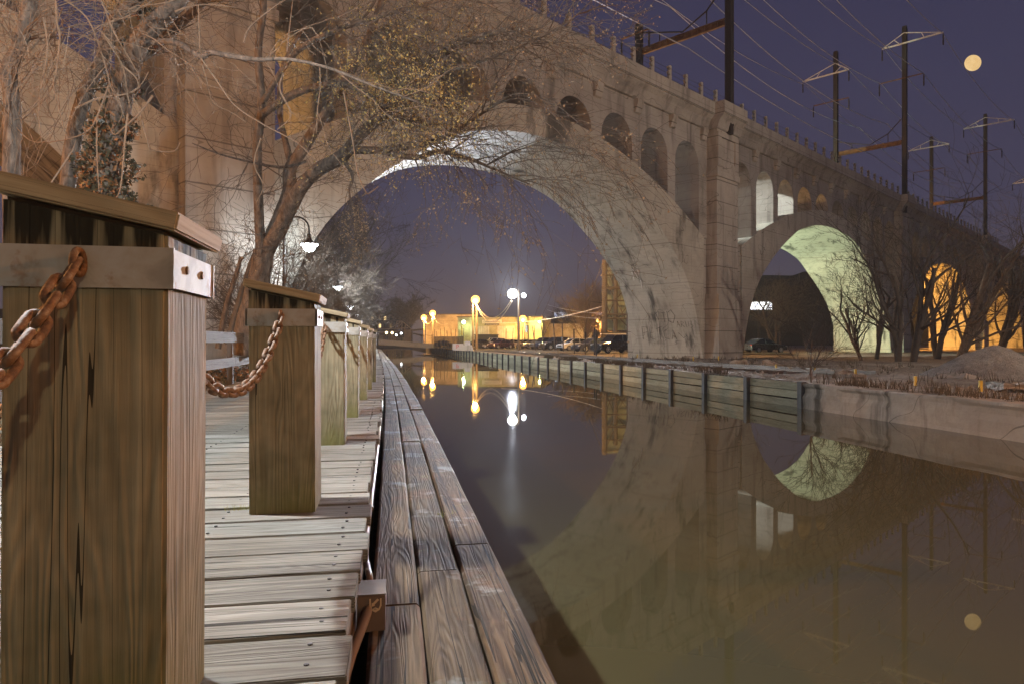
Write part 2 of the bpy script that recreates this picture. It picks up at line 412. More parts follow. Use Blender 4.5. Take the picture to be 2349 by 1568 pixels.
# far bank: a finely broken sheet near the wall, then flat out to the horizon
mb = MB(); nx, ys = 44, [-12 + i * .55 for i in range(150)] + [71 + i * 4 for i in range(50)]
vs = []; fs = []
for Y in ys:
    for i in range(nx):
        d = .04 + (i / (nx - 1)) ** 2.2 * 60
        z = BANK + (mnoise.noise(Vector((xb(Y) + d, Y, 0)) * .35) * .16 + mnoise.noise(Vector((xb(Y) + d, Y, 5)) * 1.3) * .06) * min(1, d / 1.5) * min(1, max(.12, 1.3 - Y / 60))
        vs.append((xb(Y) + d, Y, z))
for j in range(len(ys) - 1):
    for i in range(nx - 1): fs.append((j * nx + i, j * nx + i + 1, (j + 1) * nx + i + 1, (j + 1) * nx + i))
mb.add(vs, fs); tag(mb.build('far_bank_ground', M['soil'], smooth=True), kind='structure')
far = [Vector((xb(Y) + 60, Y, BANK - .03)) for Y in Ys] + [Vector((xb(420) + 60, 2500, BANK - .03))]
strip('ground', far, [Vector((900, p.y, BANK - .03)) for p in far[:-1]] + [Vector((2500, 2500, BANK - .03))], M['soil'])
mb = MB(); mb.add([(xb(420) - 40, 268, BANK - .06), (xb(420) + 70, 268, BANK - .06), (2500, 2500, BANK - .06), (-2500, 2500, BANK - .06), (-900, 268, BANK - .06)], [(0, 1, 2, 3, 4)])
tag(mb.build('distant_ground', M['soil']), kind='structure')
mb = MB(); mb.add([(1.5, 68, BANK + .09), (26, 62, BANK + .09), (60, 190, BANK + .09), (-22, 150, BANK + .09), (-9, 105, BANK + .09)], [(0, 1, 2, 3, 4)])
tag(mb.build('parking_lot', M['asphalt']), kind='structure')
# left bank ground under and beside the boardwalk
LY = [-12, -6, -2, 0, 2, 4, 6, 9, 12, 16, 20, 25, 30, 40, 55, 75, 100, 130, 170, 230, 268]
mb = MB(); offs = [-.72, -2.2, -3.4, -4.2, -5.5, -8, -12, -20, -40, -120]
vs = []; fs = []
for Y in LY:
    for k, o_ in enumerate(offs):
        z = -.32 if o_ > -3.3 else -.14 + .25 * mnoise.noise(Vector((o_, Y, 3)) * .3) + min(2.0, max(0, -o_ - 8) * .04)
        vs.append((xe(Y) + o_, Y, z))
n = len(offs)
for j in range(len(LY) - 1):
    for k in range(n - 1): fs.append((j * n + k, j * n + k + 1, (j + 1) * n + k + 1, (j + 1) * n + k))
for j, Y in enumerate(LY): vs.append((xe(Y) - .72, Y, WATER - .5))
for j in range(len(LY) - 1): fs.append((j * n, (j + 1) * n, len(LY) * n + j + 1, len(LY) * n + j))
mb.add(vs, fs); tag(mb.build('left_bank_ground', M['litter'], smooth=True), kind='structure')

mb = MB(); Y = .25
while Y < 92:
    stp = .245 if Y < 40 else .49
    u, nn = tang(Y), nrm(Y)
    r_end = left(Y, -.59 + rng.uniform(-.02, .02)); L = 2.75
    c = r_end - nn * (L / 2) + Vector((0, 0, -.025 + rng.uniform(-.003, .003)))
    gap = rng.uniform(.012, .026)
    a = rng.uniform(-.004, .004)
    mb.box(c, (L, stp - gap, .05), X=(nn + u * a).normalized(), Y=(u - nn * a).normalized(), tint=rng.random())
    Y += stp * u.y
bw = mb.build('boardwalk', M['deck'], bevel=.003)
tag(bw, kind='structure')
m = MB()          # nail heads along two joist lines of the nearer planks
Y = .25
while Y < 9:
    u, nn = tang(Y), nrm(Y)
    for d_ in (.09, .62, 1.2):
        for q in (-.05, .055):
            p = left(Y, -.59) - nn * (d_ + rng.uniform(-.008, .008)) + u * (q + rng.uniform(-.008, .008)); p.z = .0015; m.lathe([(.0065, -.004), (.0065, .0012), (.002, .002)], p, 7)
    Y += .245 * u.y
tag(m.build('boardwalk_nails', M['pile']), kind='structure')
# edge joist below the plank ends
mb = MB()
for i in range(60):
    Y0 = .2 + i * 1.5; Y1 = Y0 + 1.495
    a = left(Y0, -.63); b = left(Y1, -.63); d = (b - a); L = d.length; d.normalize()
    mb.box((a + b) / 2 + Vector((0, 0, -.155)), (L, .05, .205), X=d, Y=Vector((-d.y, d.x, 0)))
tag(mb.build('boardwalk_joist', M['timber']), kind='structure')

# timber coping: three rows of heavy baulks along the water
tc_ = thing('timber_coping', 'dark weathered timber coping of heavy baulks along the water edge of the boardwalk', 'coping', left(2, -.3, TIMB))
for row in range(3):
    Y = -.4 - row * .37; k = 0
    while Y < 92:
        L = 2.6 + rng.random() * 1.3 if Y < 24 else 12
        o_ = -.095 - row * .186
        if Y + L > .2:
            nseg = max(1, int(L / 1.2)); m = MB(); hz = rng.uniform(-.008, .008)
            for q in range(nseg):
                ya = Y + L * q / nseg; yb = Y + L * (q + 1) / nseg - (.02 if q == nseg - 1 else 0)
                a = left(ya, o_); b = left(yb, o_); d = (b - a); l2 = d.length; d.normalize()
            # one continuous bent baulk
            ring = []; 
            for q in range(nseg * 4 + 1):
                y_ = Y + (L - .02) * q / (nseg * 4); nn = nrm(y_); c = left(y_, o_)
                wv = .0885 + .004 * mnoise.noise(Vector((y_ * 3, row, 1)))
                zt = TIMB + hz + .006 * mnoise.noise(Vector((y_ * 2.3, row, 2)))
                ring.append([c - nn * wv + Vector((0, 0, zt - .01)), c - nn * (wv - .012) + Vector((0, 0, zt)), c + nn * (wv - .012) + Vector((0, 0, zt)), c + nn * wv + Vector((0, 0, zt - .012)), c + nn * wv + Vector((0, 0, TIMB - .28)), c - nn * wv + Vector((0, 0, TIMB - .28))])
            vs = [p for r_ in ring for p in r_]; fs = []; uvs = []; ww = [-.1, -.09, .09, .1, .36, .56, .75]; o5 = rng.random() * 40
            for q in range(len(ring) - 1):
                for e in range(6):
                    fs.append((q * 6 + e, q * 6 + (e + 1) % 6, (q + 1) * 6 + (e + 1) % 6, (q + 1) * 6 + e))
                    u0 = o5 + q * L / (nseg * 4); u1 = o5 + (q + 1) * L / (nseg * 4)
                    uvs.append([(u0, ww[e]), (u0, ww[e + 1]), (u1, ww[e + 1]), (u1, ww[e])])
            fs.append(tuple(range(6))); uvs.append([(0, 0)] * 6); fs.append(tuple(range(len(vs) - 1, len(vs) - 7, -1))); uvs.append([(0, 0)] * 6)
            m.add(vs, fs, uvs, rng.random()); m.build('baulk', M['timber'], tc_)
        Y += L
m = MB()
for i in range(46):      # sheet wall below the coping down to the water
    a = left(-2 + i * 2, -.06); b = left(i * 2, -.06); d = b - a; L = d.length; d.normalize()
    m.box((a + b) / 2 + Vector((0, 0, -.9)), (L, .08, .85), X=d, Y=Vector((-d.y, d.x, 0)))
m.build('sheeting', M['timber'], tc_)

# ------------------------------------------------------------------ bollards and chains
def bollard_proto():
    r = thing('bollard', 'x', 'bollard', group='square timber bollards along the boardwalk edge')
    h = .1425; m = MB()
    lv = [(0, 0), (.5, .5), (1, 1)]
    for fx, fy, gx, gy in ((-h, -h, h, -h), (h, -h, h, h), (h, h, -h, h), (-h, h, -h, -h)):
        top = lambda x: 1.0 - x / h * .03
        vs = [(fx, fy, -.3), (gx, gy, -.3), (gx, gy, top(gx)), (fx, fy, top(fx))]
        q = fx + fy * 2.7
        m.add(vs, [(0, 1, 2, 3)], [[(-.3, q), (-.3, q + .285), (1, q + .285), (1, q)]], .5)
    m.add([(-h, -h, 1.03), (h, -h, .97), (h, h, .97), (-h, h, 1.03)], [(0, 1, 2, 3)])
    p = m.build('post', M['post'], r, bevel=.007, weld=True)
    m = MB(); a = .165; sl = .06 / .285
    z0 = lambda x: 1.003 - x * sl
    X = Vector((1, 0, -sl)).normalized(); Z = Vector((sl, 0, 1)).normalized()
    m.box(Vector((0, 0, 1.0)) + Z * .021, (.334, .334, .036), X=X, Y=(0, 1, 0), Z=Z, tint=.6)
    m.build('cap', M['cap'], r, bevel=.004)
    m = MB(); b = h + .004
    for c, s in (((0, -b, .90), (.312, .007, .078)), ((0, b, .90), (.312, .007, .078)), ((-b - .0035, 0, .90), (.007, .30, .074)), ((b + .0035, 0, .90), (.007, .30, .074))): m.box(c, s)
    bd = m.build('band', M['band'], r)
    for y in (-.06, .05):
        m = MB(); m.lathe([(.0, 0), (.008, 0), (.008, .004), (0, .005)], (b + .0072, y, .905), 8, axis=Vector((1, 0, 0))); m.build('bolt', M['rust'], bd)
    for s in (-1, 1):
        m = MB(); pts = [Vector((0, s * (b + .004 + .022 * (1 - math.cos(t))), .905 + .022 * math.sin(t))) for t in [2 * math.pi * k / 14 for k in range(15)]]
        m.tube(pts, .0068, 8); m.build('eye_bolt', M['rust'], r, smooth=True)
    return r
BOLL = [('nearest timber bollard, filling the left edge, with rusty chain eye in front', (-.662, 1.30), .01),
        ('second timber bollard, dark brown and mossy green at its foot', (-.895, 3.10), -.02),
        ('pale greenish timber bollard with a knot and a broad chain shadow, third from the camera', (-1.258, 5.13), -.02),
        ('pale grey timber bollard with a rust-stained white band, fourth from the camera', (-1.578, 7.0), -.02),
        ('fifth timber bollard, pale grey with a narrow chain shadow down its face', (-1.936, 9.1), -.02),
        ('thin-looking sixth timber bollard, half hidden behind the fifth', (-2.29, 11.15), -.02),
        ('seventh timber bollard, pale with a white band, near the end of the visible row', (-2.63, 13.2), -.02)]
protoB = bollard_proto(); bl = []
Yb = 15.2
fulls = list(BOLL)
while Yb < 34:
    fulls.append(('small timber bollard at the far end of the row, hidden behind nearer bollards', (xe(Yb) - .80, Yb), 0)); Yb += 2.03
fulls.insert(0, ('timber bollard behind the camera', (-.33, -.65), 0))
for i, (lab, (x, Y), dz) in enumerate(fulls):
    r = protoB if i == 0 else copy_tree(protoB)
    if i == 0: continue_ = True
    u, nn = tang(Y), nrm(Y)
    c = Vector((x, Y, 0)) - nn * .1425 + u * .1425
    r.location = (c.x, c.y, dz); r.rotation_euler = (rng.uniform(-.006, .006), rng.uniform(-.006, .006), math.atan2(-u.x, u.y)); r['label'] = lab
    bl.append((r, c, u))

def link_mesh():
    m = MB(); N = 20; hl, hw, wr = .036, .0155, .0075; S = 8; pts = []
    for k in range(N):
        t = 2 * math.pi * k / N
        x = math.cos(t); y = math.sin(t)
        pts.append(Vector(((hl - hw) * (1 if x > .05 else -1 if x < -.05 else 0) + hw * x, hw * y, 0)))
    vs = []; fs = []
    for k in range(N):
        t = (pts[(k + 1) % N] - pts[k - 1]).normalized(); b = Vector((0, 0, 1)); a = t.cross(b)
        for q in range(S):
            an = 2 * math.pi * q / S; vs.append(pts[k] + (a * math.cos(an) + b * math.sin(an)) * wr)
    for k in range(N):
        for q in range(S): fs.append((k * S + q, k * S + (q + 1) % S, ((k + 1) % N) * S + (q + 1) % S, ((k + 1) % N) * S + q))
    m.add(vs, fs); return m
LM = link_mesh(); link_data = None
CHL = {0: 'thick rusty chain hanging from the nearest bollard out of the left of the picture', 1: 'heavy sagging chain between the nearest and the second bollard', 2: 'tan rusty chain hanging between the dark second bollard and the pale third one',
       3: 'chain between the third bollard and the one with the rust-stained band', 4: 'chain between the rust-stained bollard and the fifth bollard'}
for i in range(len(bl) - 1):
    (ra, ca, ua), (rb, cb, ub) = bl[i], bl[i + 1]
    A = ca + ua * .175 + Vector((0, 0, .90 + ra.location.z)); B = cb - ub * .175 + Vector((0, 0, .90 + rb.location.z))
    sag = .295 if i else .36; n = 200
    pts = [A.lerp(B, k / n) - Vector((0, 0, sag * 4 * (k / n) * (1 - k / n))) for k in range(n + 1)]
    L = [0]
    for k in range(n): L.append(L[-1] + (pts[k + 1] - pts[k]).length)
    cnt = int(L[-1] / .053); pitch = L[-1] / cnt
    grp = 'chains slung between the bollards'
    ch = thing('chain', CHL.get(i, 'distant rusty chain slung between bollards far along the row'), 'chain', ((A + B) / 2), group=grp)
    far_mb = MB()
    for q in range(cnt):
        sM = (q + .5) * pitch; k = next(k for k in range(n) if L[k + 1] >= sM); p = pts[k].lerp(pts[k + 1], (sM - L[k]) / max(1e-6, L[k + 1] - L[k])); t = (pts[k + 1] - pts[k]).normalized()
        side = t.cross(Vector((0, 0, 1))).normalized(); up = side.cross(t)
        an = (R(45) if q % 2 else R(-45)) + rng.uniform(-.12, .12)
        Yv = side * math.cos(an) + up * math.sin(an); Zv = t.cross(Yv)
        mat = Matrix((t, Yv, Zv)).transposed().to_4x4(); mat.translation = p
        if i < 3:
            if link_data is None:
                o = LM.build('link', M['rust'], None, smooth=True); link_data = o.data
            else:
                o = bpy.data.objects.new('link', link_data); COL.objects.link(o)
            o.parent = ch; mat.translation = p - ORG[ch.name]; o.matrix_basis = mat; ORG[o.name] = Vector((0, 0, 0))
        else:
            far_mb.add([mat @ Vector(v) for v in LM.v], LM.f)
    if i >= 3:
        far_mb.build('links', M['rust'], ch, smooth=True)['kind'] = 'stuff'

# ------------------------------------------------------------------ conduit and junction box on the coping
bx0 = at(851, 1450, 2.28); bx = Vector((bx0.x, 2.28, TIMB + .002)); u, nn = tang(2.28), nrm(2.28)
jb = thing('junction_box', 'brown junction box with a shield sticker sitting on the dark timber coping', 'junction box', bx)
m = MB(); m.box(bx + u * .07 + Vector((0, 0, .062)), (.092, .14, .124), X=nn, Y=u); box_o = m.build('box_body', M['jbox'], jb, bevel=.003)
m = MB(); m.box(bx + u * .07 + Vector((0, 0, .1255)), (.096, .144, .003), X=nn, Y=u); m.build('lid', M['jbox'], jb)
fo = bx - u * .0012 + Vector((0, 0, 0))
sh = [(-.006, .112), (-.006, .088), (.000, .074), (.014, .066), (.028, .074), (.034, .088), (.034, .112), (.029, .112), (.029, .090), (.024, .078), (.014, .0715), (.004, .078), (-.001, .090), (-.001, .112)]
m = MB(); m.prism(sh, fo, nn, (0, 0, 1), -u, .0008)
m.prism([(.001, .086), (.012, .089), (.010, .0915), (.026, .107), (.020, .112), (.0045, .0965), (.002, .099)], fo, nn, (0, 0, 1), -u, .0008)
m.prism([(.003, .0775), (.014, .0715), (.025, .0775), (.014, .083)], fo, nn, (0, 0, 1), -u, .0008)
m.build('shield_sticker', M['emblem'], jb)
m = MB()
for dx in (.0115, .0155): m.box(fo + nn * dx - u * .0011 + Vector((0, 0, .0772)), (.0013, .0008, .005), X=nn, Y=u)
m.build('sticker_mark', M['graff'], jb)
cd = thing('conduit', 'brown metal conduit running along the edge of the boardwalk into the junction box', 'conduit', left(6, -.52, -.05))
m = MB(); pts = [left(Y, -.588, -.055) for Y in [30, 24, 18, 14, 11, 9, 7, 5.5, 4.5, 3.8, 3.3, 2.95]] + [left(2.72, -.588, -.06), left(2.62, -.58, -.07), left(2.5, -.562, -.085), left(2.38, -.555, -.10)]
m.tube(smooth_tab([(p.y, p.x) for p in pts]) and pts, .0125, 10); m.build('pipe', M['conduit'], cd, smooth=True)
m = MB()
for Y in (3.4, 4.6, 5.8, 7.5, 9.6, 12):
    m = MB(); m.tube([left(Y - .02, -.588, -.055), left(Y + .02, -.588, -.055)], .0165, 10); m.build('coupling', M['conduit'], cd)
cd2 = thing('conduit_elbow', 'thick brown conduit curving out of the front of the junction box towards the camera', 'conduit', bx)
p0 = bx + nn * -.012 + Vector((0, 0, .075))
m = MB(); m.tube([p0 + u * .01, p0 - u * .02 + Vector((0, 0, .002)), p0 - u * .06 - nn * .006 + Vector((0, 0, -.006)), p0 - u * .13 - nn * .02 + Vector((0, 0, -.022)), p0 - u * .25 - nn * .038 + Vector((0, 0, -.032)), p0 - u * .45 - nn * .055 + Vector((0, 0, -.036)), p0 - u * .9 - nn * .07 + Vector((0, 0, -.036))], .0155, 12)
m.build('pipe', M['conduit'], cd2, smooth=True)

# ------------------------------------------------------------------ rail fence at the back of the boardwalk
rf = thing('rail_fence', 'weathered two-rail wooden fence along the back of the boardwalk', 'fence', left(12, -3.36, 0))
def foff(Y): return xe(Y) - 3.42
for i in range(13):
    Y = 3.2 + i * 2.44
    p = Vector((foff(Y), Y, 0)); u, nn = tang(Y), nrm(Y)
    m = MB(); m.box(p - nn * .07 + Vector((0, 0, .35)), (.1, .1, 1.26), X=nn, Y=u, Z=(0, 0, 1)); m.build('post', M['rail'], rf)
    for z, h in ((.85, .19), (.40, .17)):
        q = Vector((foff(Y + 2.44), Y + 2.44, 0)); d = q - p; L = d.length; d.normalize()
        m = MB(); m.box((p + q) / 2 + Vector((0, 0, z)), (L - .01, .04, h), X=d, Y=Vector((-d.y, d.x, 0))); m.build('rail', M['rail'], rf)

# ------------------------------------------------------------------ the concrete railway viaduct (local x = along, y = across, z = up)
P0 = Vector((15.36, 50, 0)); BW = 5.6
vd = thing('viaduct', 'tall concrete railway viaduct of open spandrel arches crossing the canal', 'bridge', P0, rz=R(45))
def B2W(s, t, z): return P0 + Vector(((s - t) * .70711, (s + t) * .70711, z))
INTR = smooth_tab([(0, 11.6), (3, 11.42), (6, 10.72), (8.2, 9.6), (10.9, 7.85), (13.4, 5.55), (14.9, 3.0), (15.75, .2), (16.0, -1.3)])
EXTR = smooth_tab([(0, 13.02), (3, 12.8), (7.4, 11.85), (12, 10.15), (16, 8.1)])
SPANS = [(-53.8, 16, 8), (-18.8, 16, 8), (21.0, 18.1, 10), (63.2, 18.1, 10), (105, 18.1, 10)]
PIERS = [-71.5, -36.3, -.62, 42.1, 84.2, 126]
ZC = 15.75
for si, (c, a, no) in enumerate(SPANS):
    # arch ring
    m = MB(); k = a / 16; N = 72; prof = []
    for i in range(N + 1):
        th = math.pi * i / N; uu = -16 * math.cos(th)
        prof.append((c + uu * k, lerp_tab(INTR, abs(uu)), lerp_tab(EXTR, abs(uu))))
    for i in range(N):
        (s0, i0, e0), (s1, i1, e1) = prof[i], prof[i + 1]
        t0, t1 = -.12, BW + .12
        q0, q1 = min(1, max(0, i0 / 9)), min(1, max(0, i1 / 9)); sk, dp = ((.7, .55), (-.3, 1.1))[si >= 2]   # the vault is slightly conical: lower at the back
        vs = [(s0, t0, i0), (s1, t0, i1), (s1, t0, e1), (s0, t0, e0), (s0 + sk * q0, t1, i0 - dp * q0), (s1 + sk * q1, t1, i1 - dp * q1), (s1, t1, e1), (s0, t1, e0)]
        m.add(vs, [(0, 1, 2, 3), (5, 4, 7, 6), (4, 5, 1, 0), (3, 2, 6, 7)] + ([(0, 3, 7, 4)] if i == 0 else [(1, 5, 6, 2)] if i == N - 1 else []))
    # merged ring (weld)
    o = m.build('arch_ring', M['conc_ring'], vd)
    bm = bmesh.new(); bm.from_mesh(o.data); bmesh.ops.remove_doubles(bm, verts=bm.verts, dist=.001); bmesh.ops.recalc_face_normals(bm, faces=bm.faces); bm.to_mesh(o.data); bm.free()
    # spandrel wall with its round-headed openings
    lo, hi = PIERS[si] + .01, PIERS[si + 1] - .01
    pitch = 4.03 if si else 4.0
    cen = [c + (q - (no - 1) / 2) * (4.0 if no == 8 else 3.97) for q in range(no)]; hw = 1.54
    xs = {lo, hi}
    for q in cen:
        for j in range(13): xs.add(q - hw * math.cos(math.pi * j / 12))
    x = lo
    while x < hi: xs.add(x); x += .5
    xs = sorted(xs); xs = [x for i, x in enumerate(xs) if i == 0 or x - xs[i - 1] > .004]
    ext = lambda s: lerp_tab(EXTR, min(16, abs(s - c) / k)) - .02
    def low(s, mid):
        for q in cen:
            if q - hw < mid < q + hw:
                d = min(hw, abs(s - q)); return 12.92 + math.sqrt(max(0, hw * hw - d * d)), True
        return ext(s), False
    m = MB(); prev = None
    for s0, s1 in zip(xs, xs[1:]):
        mid = (s0 + s1) / 2; (l0, op), (l1, _) = low(s0, mid), low(s1, mid)
        l0 = max(l0, ext(s0)) ; l1 = max(l1, ext(s1))
        vs = [(s0, 0, l0), (s1, 0, l1), (s1, 0, ZC), (s0, 0, ZC), (s0, BW, l0), (s1, BW, l1), (s1, BW, ZC), (s0, BW, ZC)]
        m.add(vs, [(0, 1, 2, 3), (5, 4, 7, 6), (4, 5, 1, 0)])
        if prev is not None and abs(prev - l0) > .02:
            za, zb = sorted((prev, l0)); m.add([(s0, 0, za), (s0, BW, za), (s0, BW, zb), (s0, 0, zb)], [(0, 1, 2, 3)])
        prev = l1
    m.build('spandrel_wall', M['conc_face'], vd, recalc=False)
for pc in PIERS[:-1]:
    m = MB(); dz = -1.5
    el = max([c + a for c, a, _ in SPANS if c < pc] or [pc - 2]) - .06; er = min([c - a for c, a, _ in SPANS if c > pc] or [pc + 2]) + .06
    m.box(((el + er) / 2, BW / 2, (8.05 + dz) / 2), (er - el, BW - .1, 8.05 - dz), tint=.5)
    for sgn in (0, 1):
        t0, t1 = (-.78, .4) if sgn == 0 else (BW - .4, BW + .78)
        m.box((pc, (t0 + t1) / 2, (ZC + dz) / 2), (3.1, t1 - t0, ZC - dz), tint=.5)
        tc0 = t0 - .12 if sgn == 0 else t0; tc1 = t1 if sgn == 0 else t1 + .12
        m.box((pc, (tc0 + tc1) / 2, 12.62), (3.34, tc1 - tc0, .42), tint=.5)
        m.box((pc, (tc0 + tc1) / 2, 12.98), (3.2, tc1 - tc0 - .1, .22), tint=.5)
        m.box((pc, (tc0 + tc1) / 2 + (-.06 if sgn == 0 else .06), 1.15), (3.5, tc1 - tc0 + .16, 5.3), tint=.5)
        m.box((pc, (tc0 + tc1) / 2 + (-.04 if sgn == 0 else .04), 3.95), (3.36, tc1 - tc0 + .06, .35), tint=.5)
        # raised border round a sunk panel above the moulding
        fy = t0 - .05 if sgn == 0 else t1 + .05
        for dx in (-1.27, 1.27): m.box((pc + dx, fy + (.049 if sgn == 0 else -.049), 14.35), (.5, .19, 2.4))
        for z in (13.3, 15.45): m.box((pc, fy + (.05 if sgn == 0 else -.05), z), (2.04, .17, .42))
    m.build('pier', M['conc_pier'], vd)
CORN = [(.06, 15.74), (-.18, 15.76), (-.24, 15.86), (-.30, 16.1), (-.42, 16.35), (-.58, 16.52), (-.66, 16.6), (-.66, 16.68), (-.74, 16.7), (-.74, 17.56), (-.36, 17.56), (-.36, 16.6), (.06, 16.6)]
for side in (0, 1):
    m = MB()
    runs = [(PIERS[i] + 1.72, PIERS[i + 1] - 1.72, 0) for i in range(5)] + [(p - 1.72, p + 1.72, .72) for p in PIERS[:-1]]
    par = MB()
    for s0, s1, ofs in runs:
        cut = 9
        for mm, pr in ((m, CORN[:8] + [(-.36, 16.68), (.06, 16.68)]), (par, [(-.74, 16.69), (-.74, 17.56), (-.30, 17.56), (-.30, 16.69)])):
            pts = [((p[0] - ofs) if i_ < len(pr) - (2 if mm is m else 0) else p[0], p[1]) for i_, p in enumerate(pr)]
            if ofs: pts = ([(.06, 15.74)] + pts) if mm is m else [pts[0], pts[1], (-.30, 17.56), (-.30, 16.69)]
            if side: pts = [(BW - p[0], p[1]) for p in pts]
            n = len(pts); vs = [(s0, p[0], p[1]) for p in pts] + [(s1, p[0], p[1]) for p in pts]
            mm.add(vs, [tuple(range(n)), tuple(range(2 * n - 1, n - 1, -1))] + [(i, (i + 1) % n, (i + 1) % n + n, i + n) for i in range(n)])
    m.build('cornice', M['conc_face'], vd); par.build('parapet', M['conc_pier'], vd)
m = MB(); m.box((27, BW / 2, 16.2), (197, BW - .1, .7)); m.build('deck_slab', M['conc_face'], vd)
for si, (c, a, no) in enumerate(SPANS[:4]):
    st = 4.0 if no == 8 else 3.97
    for q in range(no + 1):
        s = c + (q - no / 2) * st
        if min(abs(s - p) for p in PIERS) < 1.9: continue
        m = MB(); m.prism([(0.02, 15.72), (-.34, 15.72), (-.34, 15.5), (-.22, 15.2), (-.16, 14.95), (0.02, 14.9)], (s - .3, 0, 0), (0, 1, 0), (0, 0, 1), (1, 0, 0), .6)
        m.build('corbel', M['conc_pier'], vd)
# graffiti on the foot of the first arch (sprayed letters), as thin raised strokes on the curved soffit
def soff(t, z):
    c, a, _ = SPANS[1]
    uu = 16.0
    for (u0, z0), (u1, z1) in zip(INTR, INTR[1:]):
        if z1 <= z <= z0: uu = u0 + (u1 - u0) * (z0 - z) / max(1e-6, z0 - z1)
    return Vector((c + uu * a / 16 - .012, t, z))
rg = random.Random(5)
def tagline(t0, z0, hgt, strokes, mat, wdt=.013):
    m = MB()
    for st in strokes:
        pts = [soff(t0 - px * hgt, z0 + pz * hgt) for px, pz in st]
        m.tube(pts, wdt, 4)
    m.build('graffiti', mat, vd)
P_ = [(0, 0), (.05, 1)], [(.05, 1), (.5, .95), (.5, .6), (.08, .5)]
S1 = [[(0, 0), (.05, 1)], [(.05, 1), (.5, .95), (.5, .6), (.08, .5)], [(.7, 1), (.7, .1), (1.1, 0)], [(.7, .5), (1.05, .55)], [(1.3, .8), (1.9, 1)], [(1.6, .95), (1.55, 0)], [(2.3, .8), (1.95, .6), (2.0, .1), (2.4, .0)], [(2.6, 0), (2.75, .7), (3.0, 0), (2.7, .3)], [(3.2, .5), (3.6, .1), (3.9, .3)]]
S2 = [[(0, .2), (.1, 1), (.35, .3), (.5, 1)], [(.7, .9), (1.1, .9)], [(.9, .9), (.9, .1)], [(1.3, 1), (1.3, .2), (1.7, .0), (2.0, .6), (1.7, 1.1), (1.4, .9)]]
S3 = [[(0, .1), (.2, .8), (.45, .1)], [(.1, .4), (.4, .4)], [(.6, .1), (.65, .8), (1.0, .6), (.65, .4), (1.05, .1)], [(1.2, .8), (1.3, .1), (1.6, .2), (1.6, .8)], [(1.8, .7), (2.1, .8), (1.9, .4), (2.2, .2), (1.85, .0)]]
tagline(4.6, .95, .95, S1, M['graff']); tagline(3.3, 2.1, .85, S2, M['graff']); tagline(1.6, 1.75, .6, S3, M['graff'], .011)
tagline(3.7, 4.6, 1.2, [[(0, 0), (.1, .4), (.2, 1)], [(-.35, .5), (-.25, .95)], [(.0, .6), (-.1, 1.1)]], M['white_paint'], .03)

# fence on the parapet: notched posts with cables
pf = thing('parapet_fence', 'row of notched concrete fence posts with cables along the top of the viaduct parapet', 'fence', P0 + Vector((0, 0, 17.5)), rz=R(45))
m = MB(); hp = 1.02
poly = [(-.16, 0), (.15, 0), (.15, hp), (-.02, hp), (-.13, hp - .04), (-.18, hp - .12), (-.13, hp - .24), (.0, hp - .27), (-.12, hp - .34), (-.19, hp - .45), (-.13, hp - .56), (0, hp - .59), (-.12, hp - .65), (-.19, hp - .76), (-.16, hp - .86)]
m.prism(poly, (0, -.09, 0), (1, 0, 0), (0, 0, 1), (0, 1, 0), .18)
fp = None; s = -27.9; cnt = 0
while s < 98 and cnt < 66:
    if min(abs(s - p) for p in PIERS) > 1.0:
        if fp is None:
            fp = m.build('fence_post', M['conc_pier'], pf); o = fp
        else:
            o = fp.copy(); COL.objects.link(o)
        o.location = (s, -.52, .05); cnt += 1
    s += 2.0
for z in (.3, .6, .92):
    m = MB(); m.tube([(-28, -.44, z), (98, -.44, z)], .012, 4); m.build('cable', M['dark_pole'], pf)

# ------------------------------------------------------------------ catenary poles, arms and wires on the viaduct
def cat_pole(s, t, ztop, lab, arms, arm_mat):
    base = B2W(s, t, 16.7); r = thing('catenary_pole', lab, 'pole', base, group='railway poles on the viaduct')
    up = Vector((0, 0, 1)); tv = Vector((-.70711, .70711, 0)); sv = Vector((.70711, .70711, 0))
    m = MB(); m.box(B2W(s, t, (ztop + 15.6) / 2), (.42, .42, ztop - 15.6), X=sv, Y=tv); m.build('shaft', M['dark_pole'], r)
    m = MB()
    for k in (-1, 1):
        for j in (-1, 1): m.box(B2W(s + .2 * k, t + .2 * j, (ztop + 16) / 2), (.07, .07, ztop - 16.4), X=sv, Y=tv)
    m.build('angle_irons', M['dark_pole'], r)
    for (z, ta, tb, kind) in arms:
        m = MB(); a, b = B2W(s - .25, t + ta, z), B2W(s - .25, t + tb, z)
        d = (b - a); L = d.length; d.normalize()
        m.box((a + b) / 2, (L, .13, .15 if kind else .10), X=d, Y=sv, Z=up)
        if kind:
            top = B2W(s - .25, t, z + 1.2)
            for e in (a, b): m.tube([e, top], .055, 5)
            for q in (.3, .7): m.tube([a.lerp(b, q), (a if q < .5 else b).lerp(top, .55)], .05, 5)
        ao = m.build('cross_arm', arm_mat if kind else M['rustbeam'], r)
        for e in (a, b):
            m = MB(); m.lathe([(.0, -1.45), (.07, -1.4), (.09, -.9), (.06, -.85), (.09, -.4), (.03, -.1), (.0, -.05)], e, 8); m.build('insulator', M['dark_pole'], ao)
    return r
cat_pole(-.62, -.92, 37.2, 'tall dark steel pole rising from the near pilaster, cut by the top of the picture', [(35.2, -3.8, 2.2, 1), (31.4, -2.0, 2.4, 0)], M['pale_steel'])
lp = cat_pole(-.9, 6.6, 25.9, 'short dark pole at the back of the viaduct with a small insulator arm', [(25.1, -1.1, 1.5, 0)], M['pale_steel'])
cat_pole(41.2, -.92, 37.0, 'tallest dark pole at the second pier with white triangular cross arms', [(35.0, -3.9, 2.3, 1), (31.0, -2.0, 2.6, 0)], M['pale_steel'])
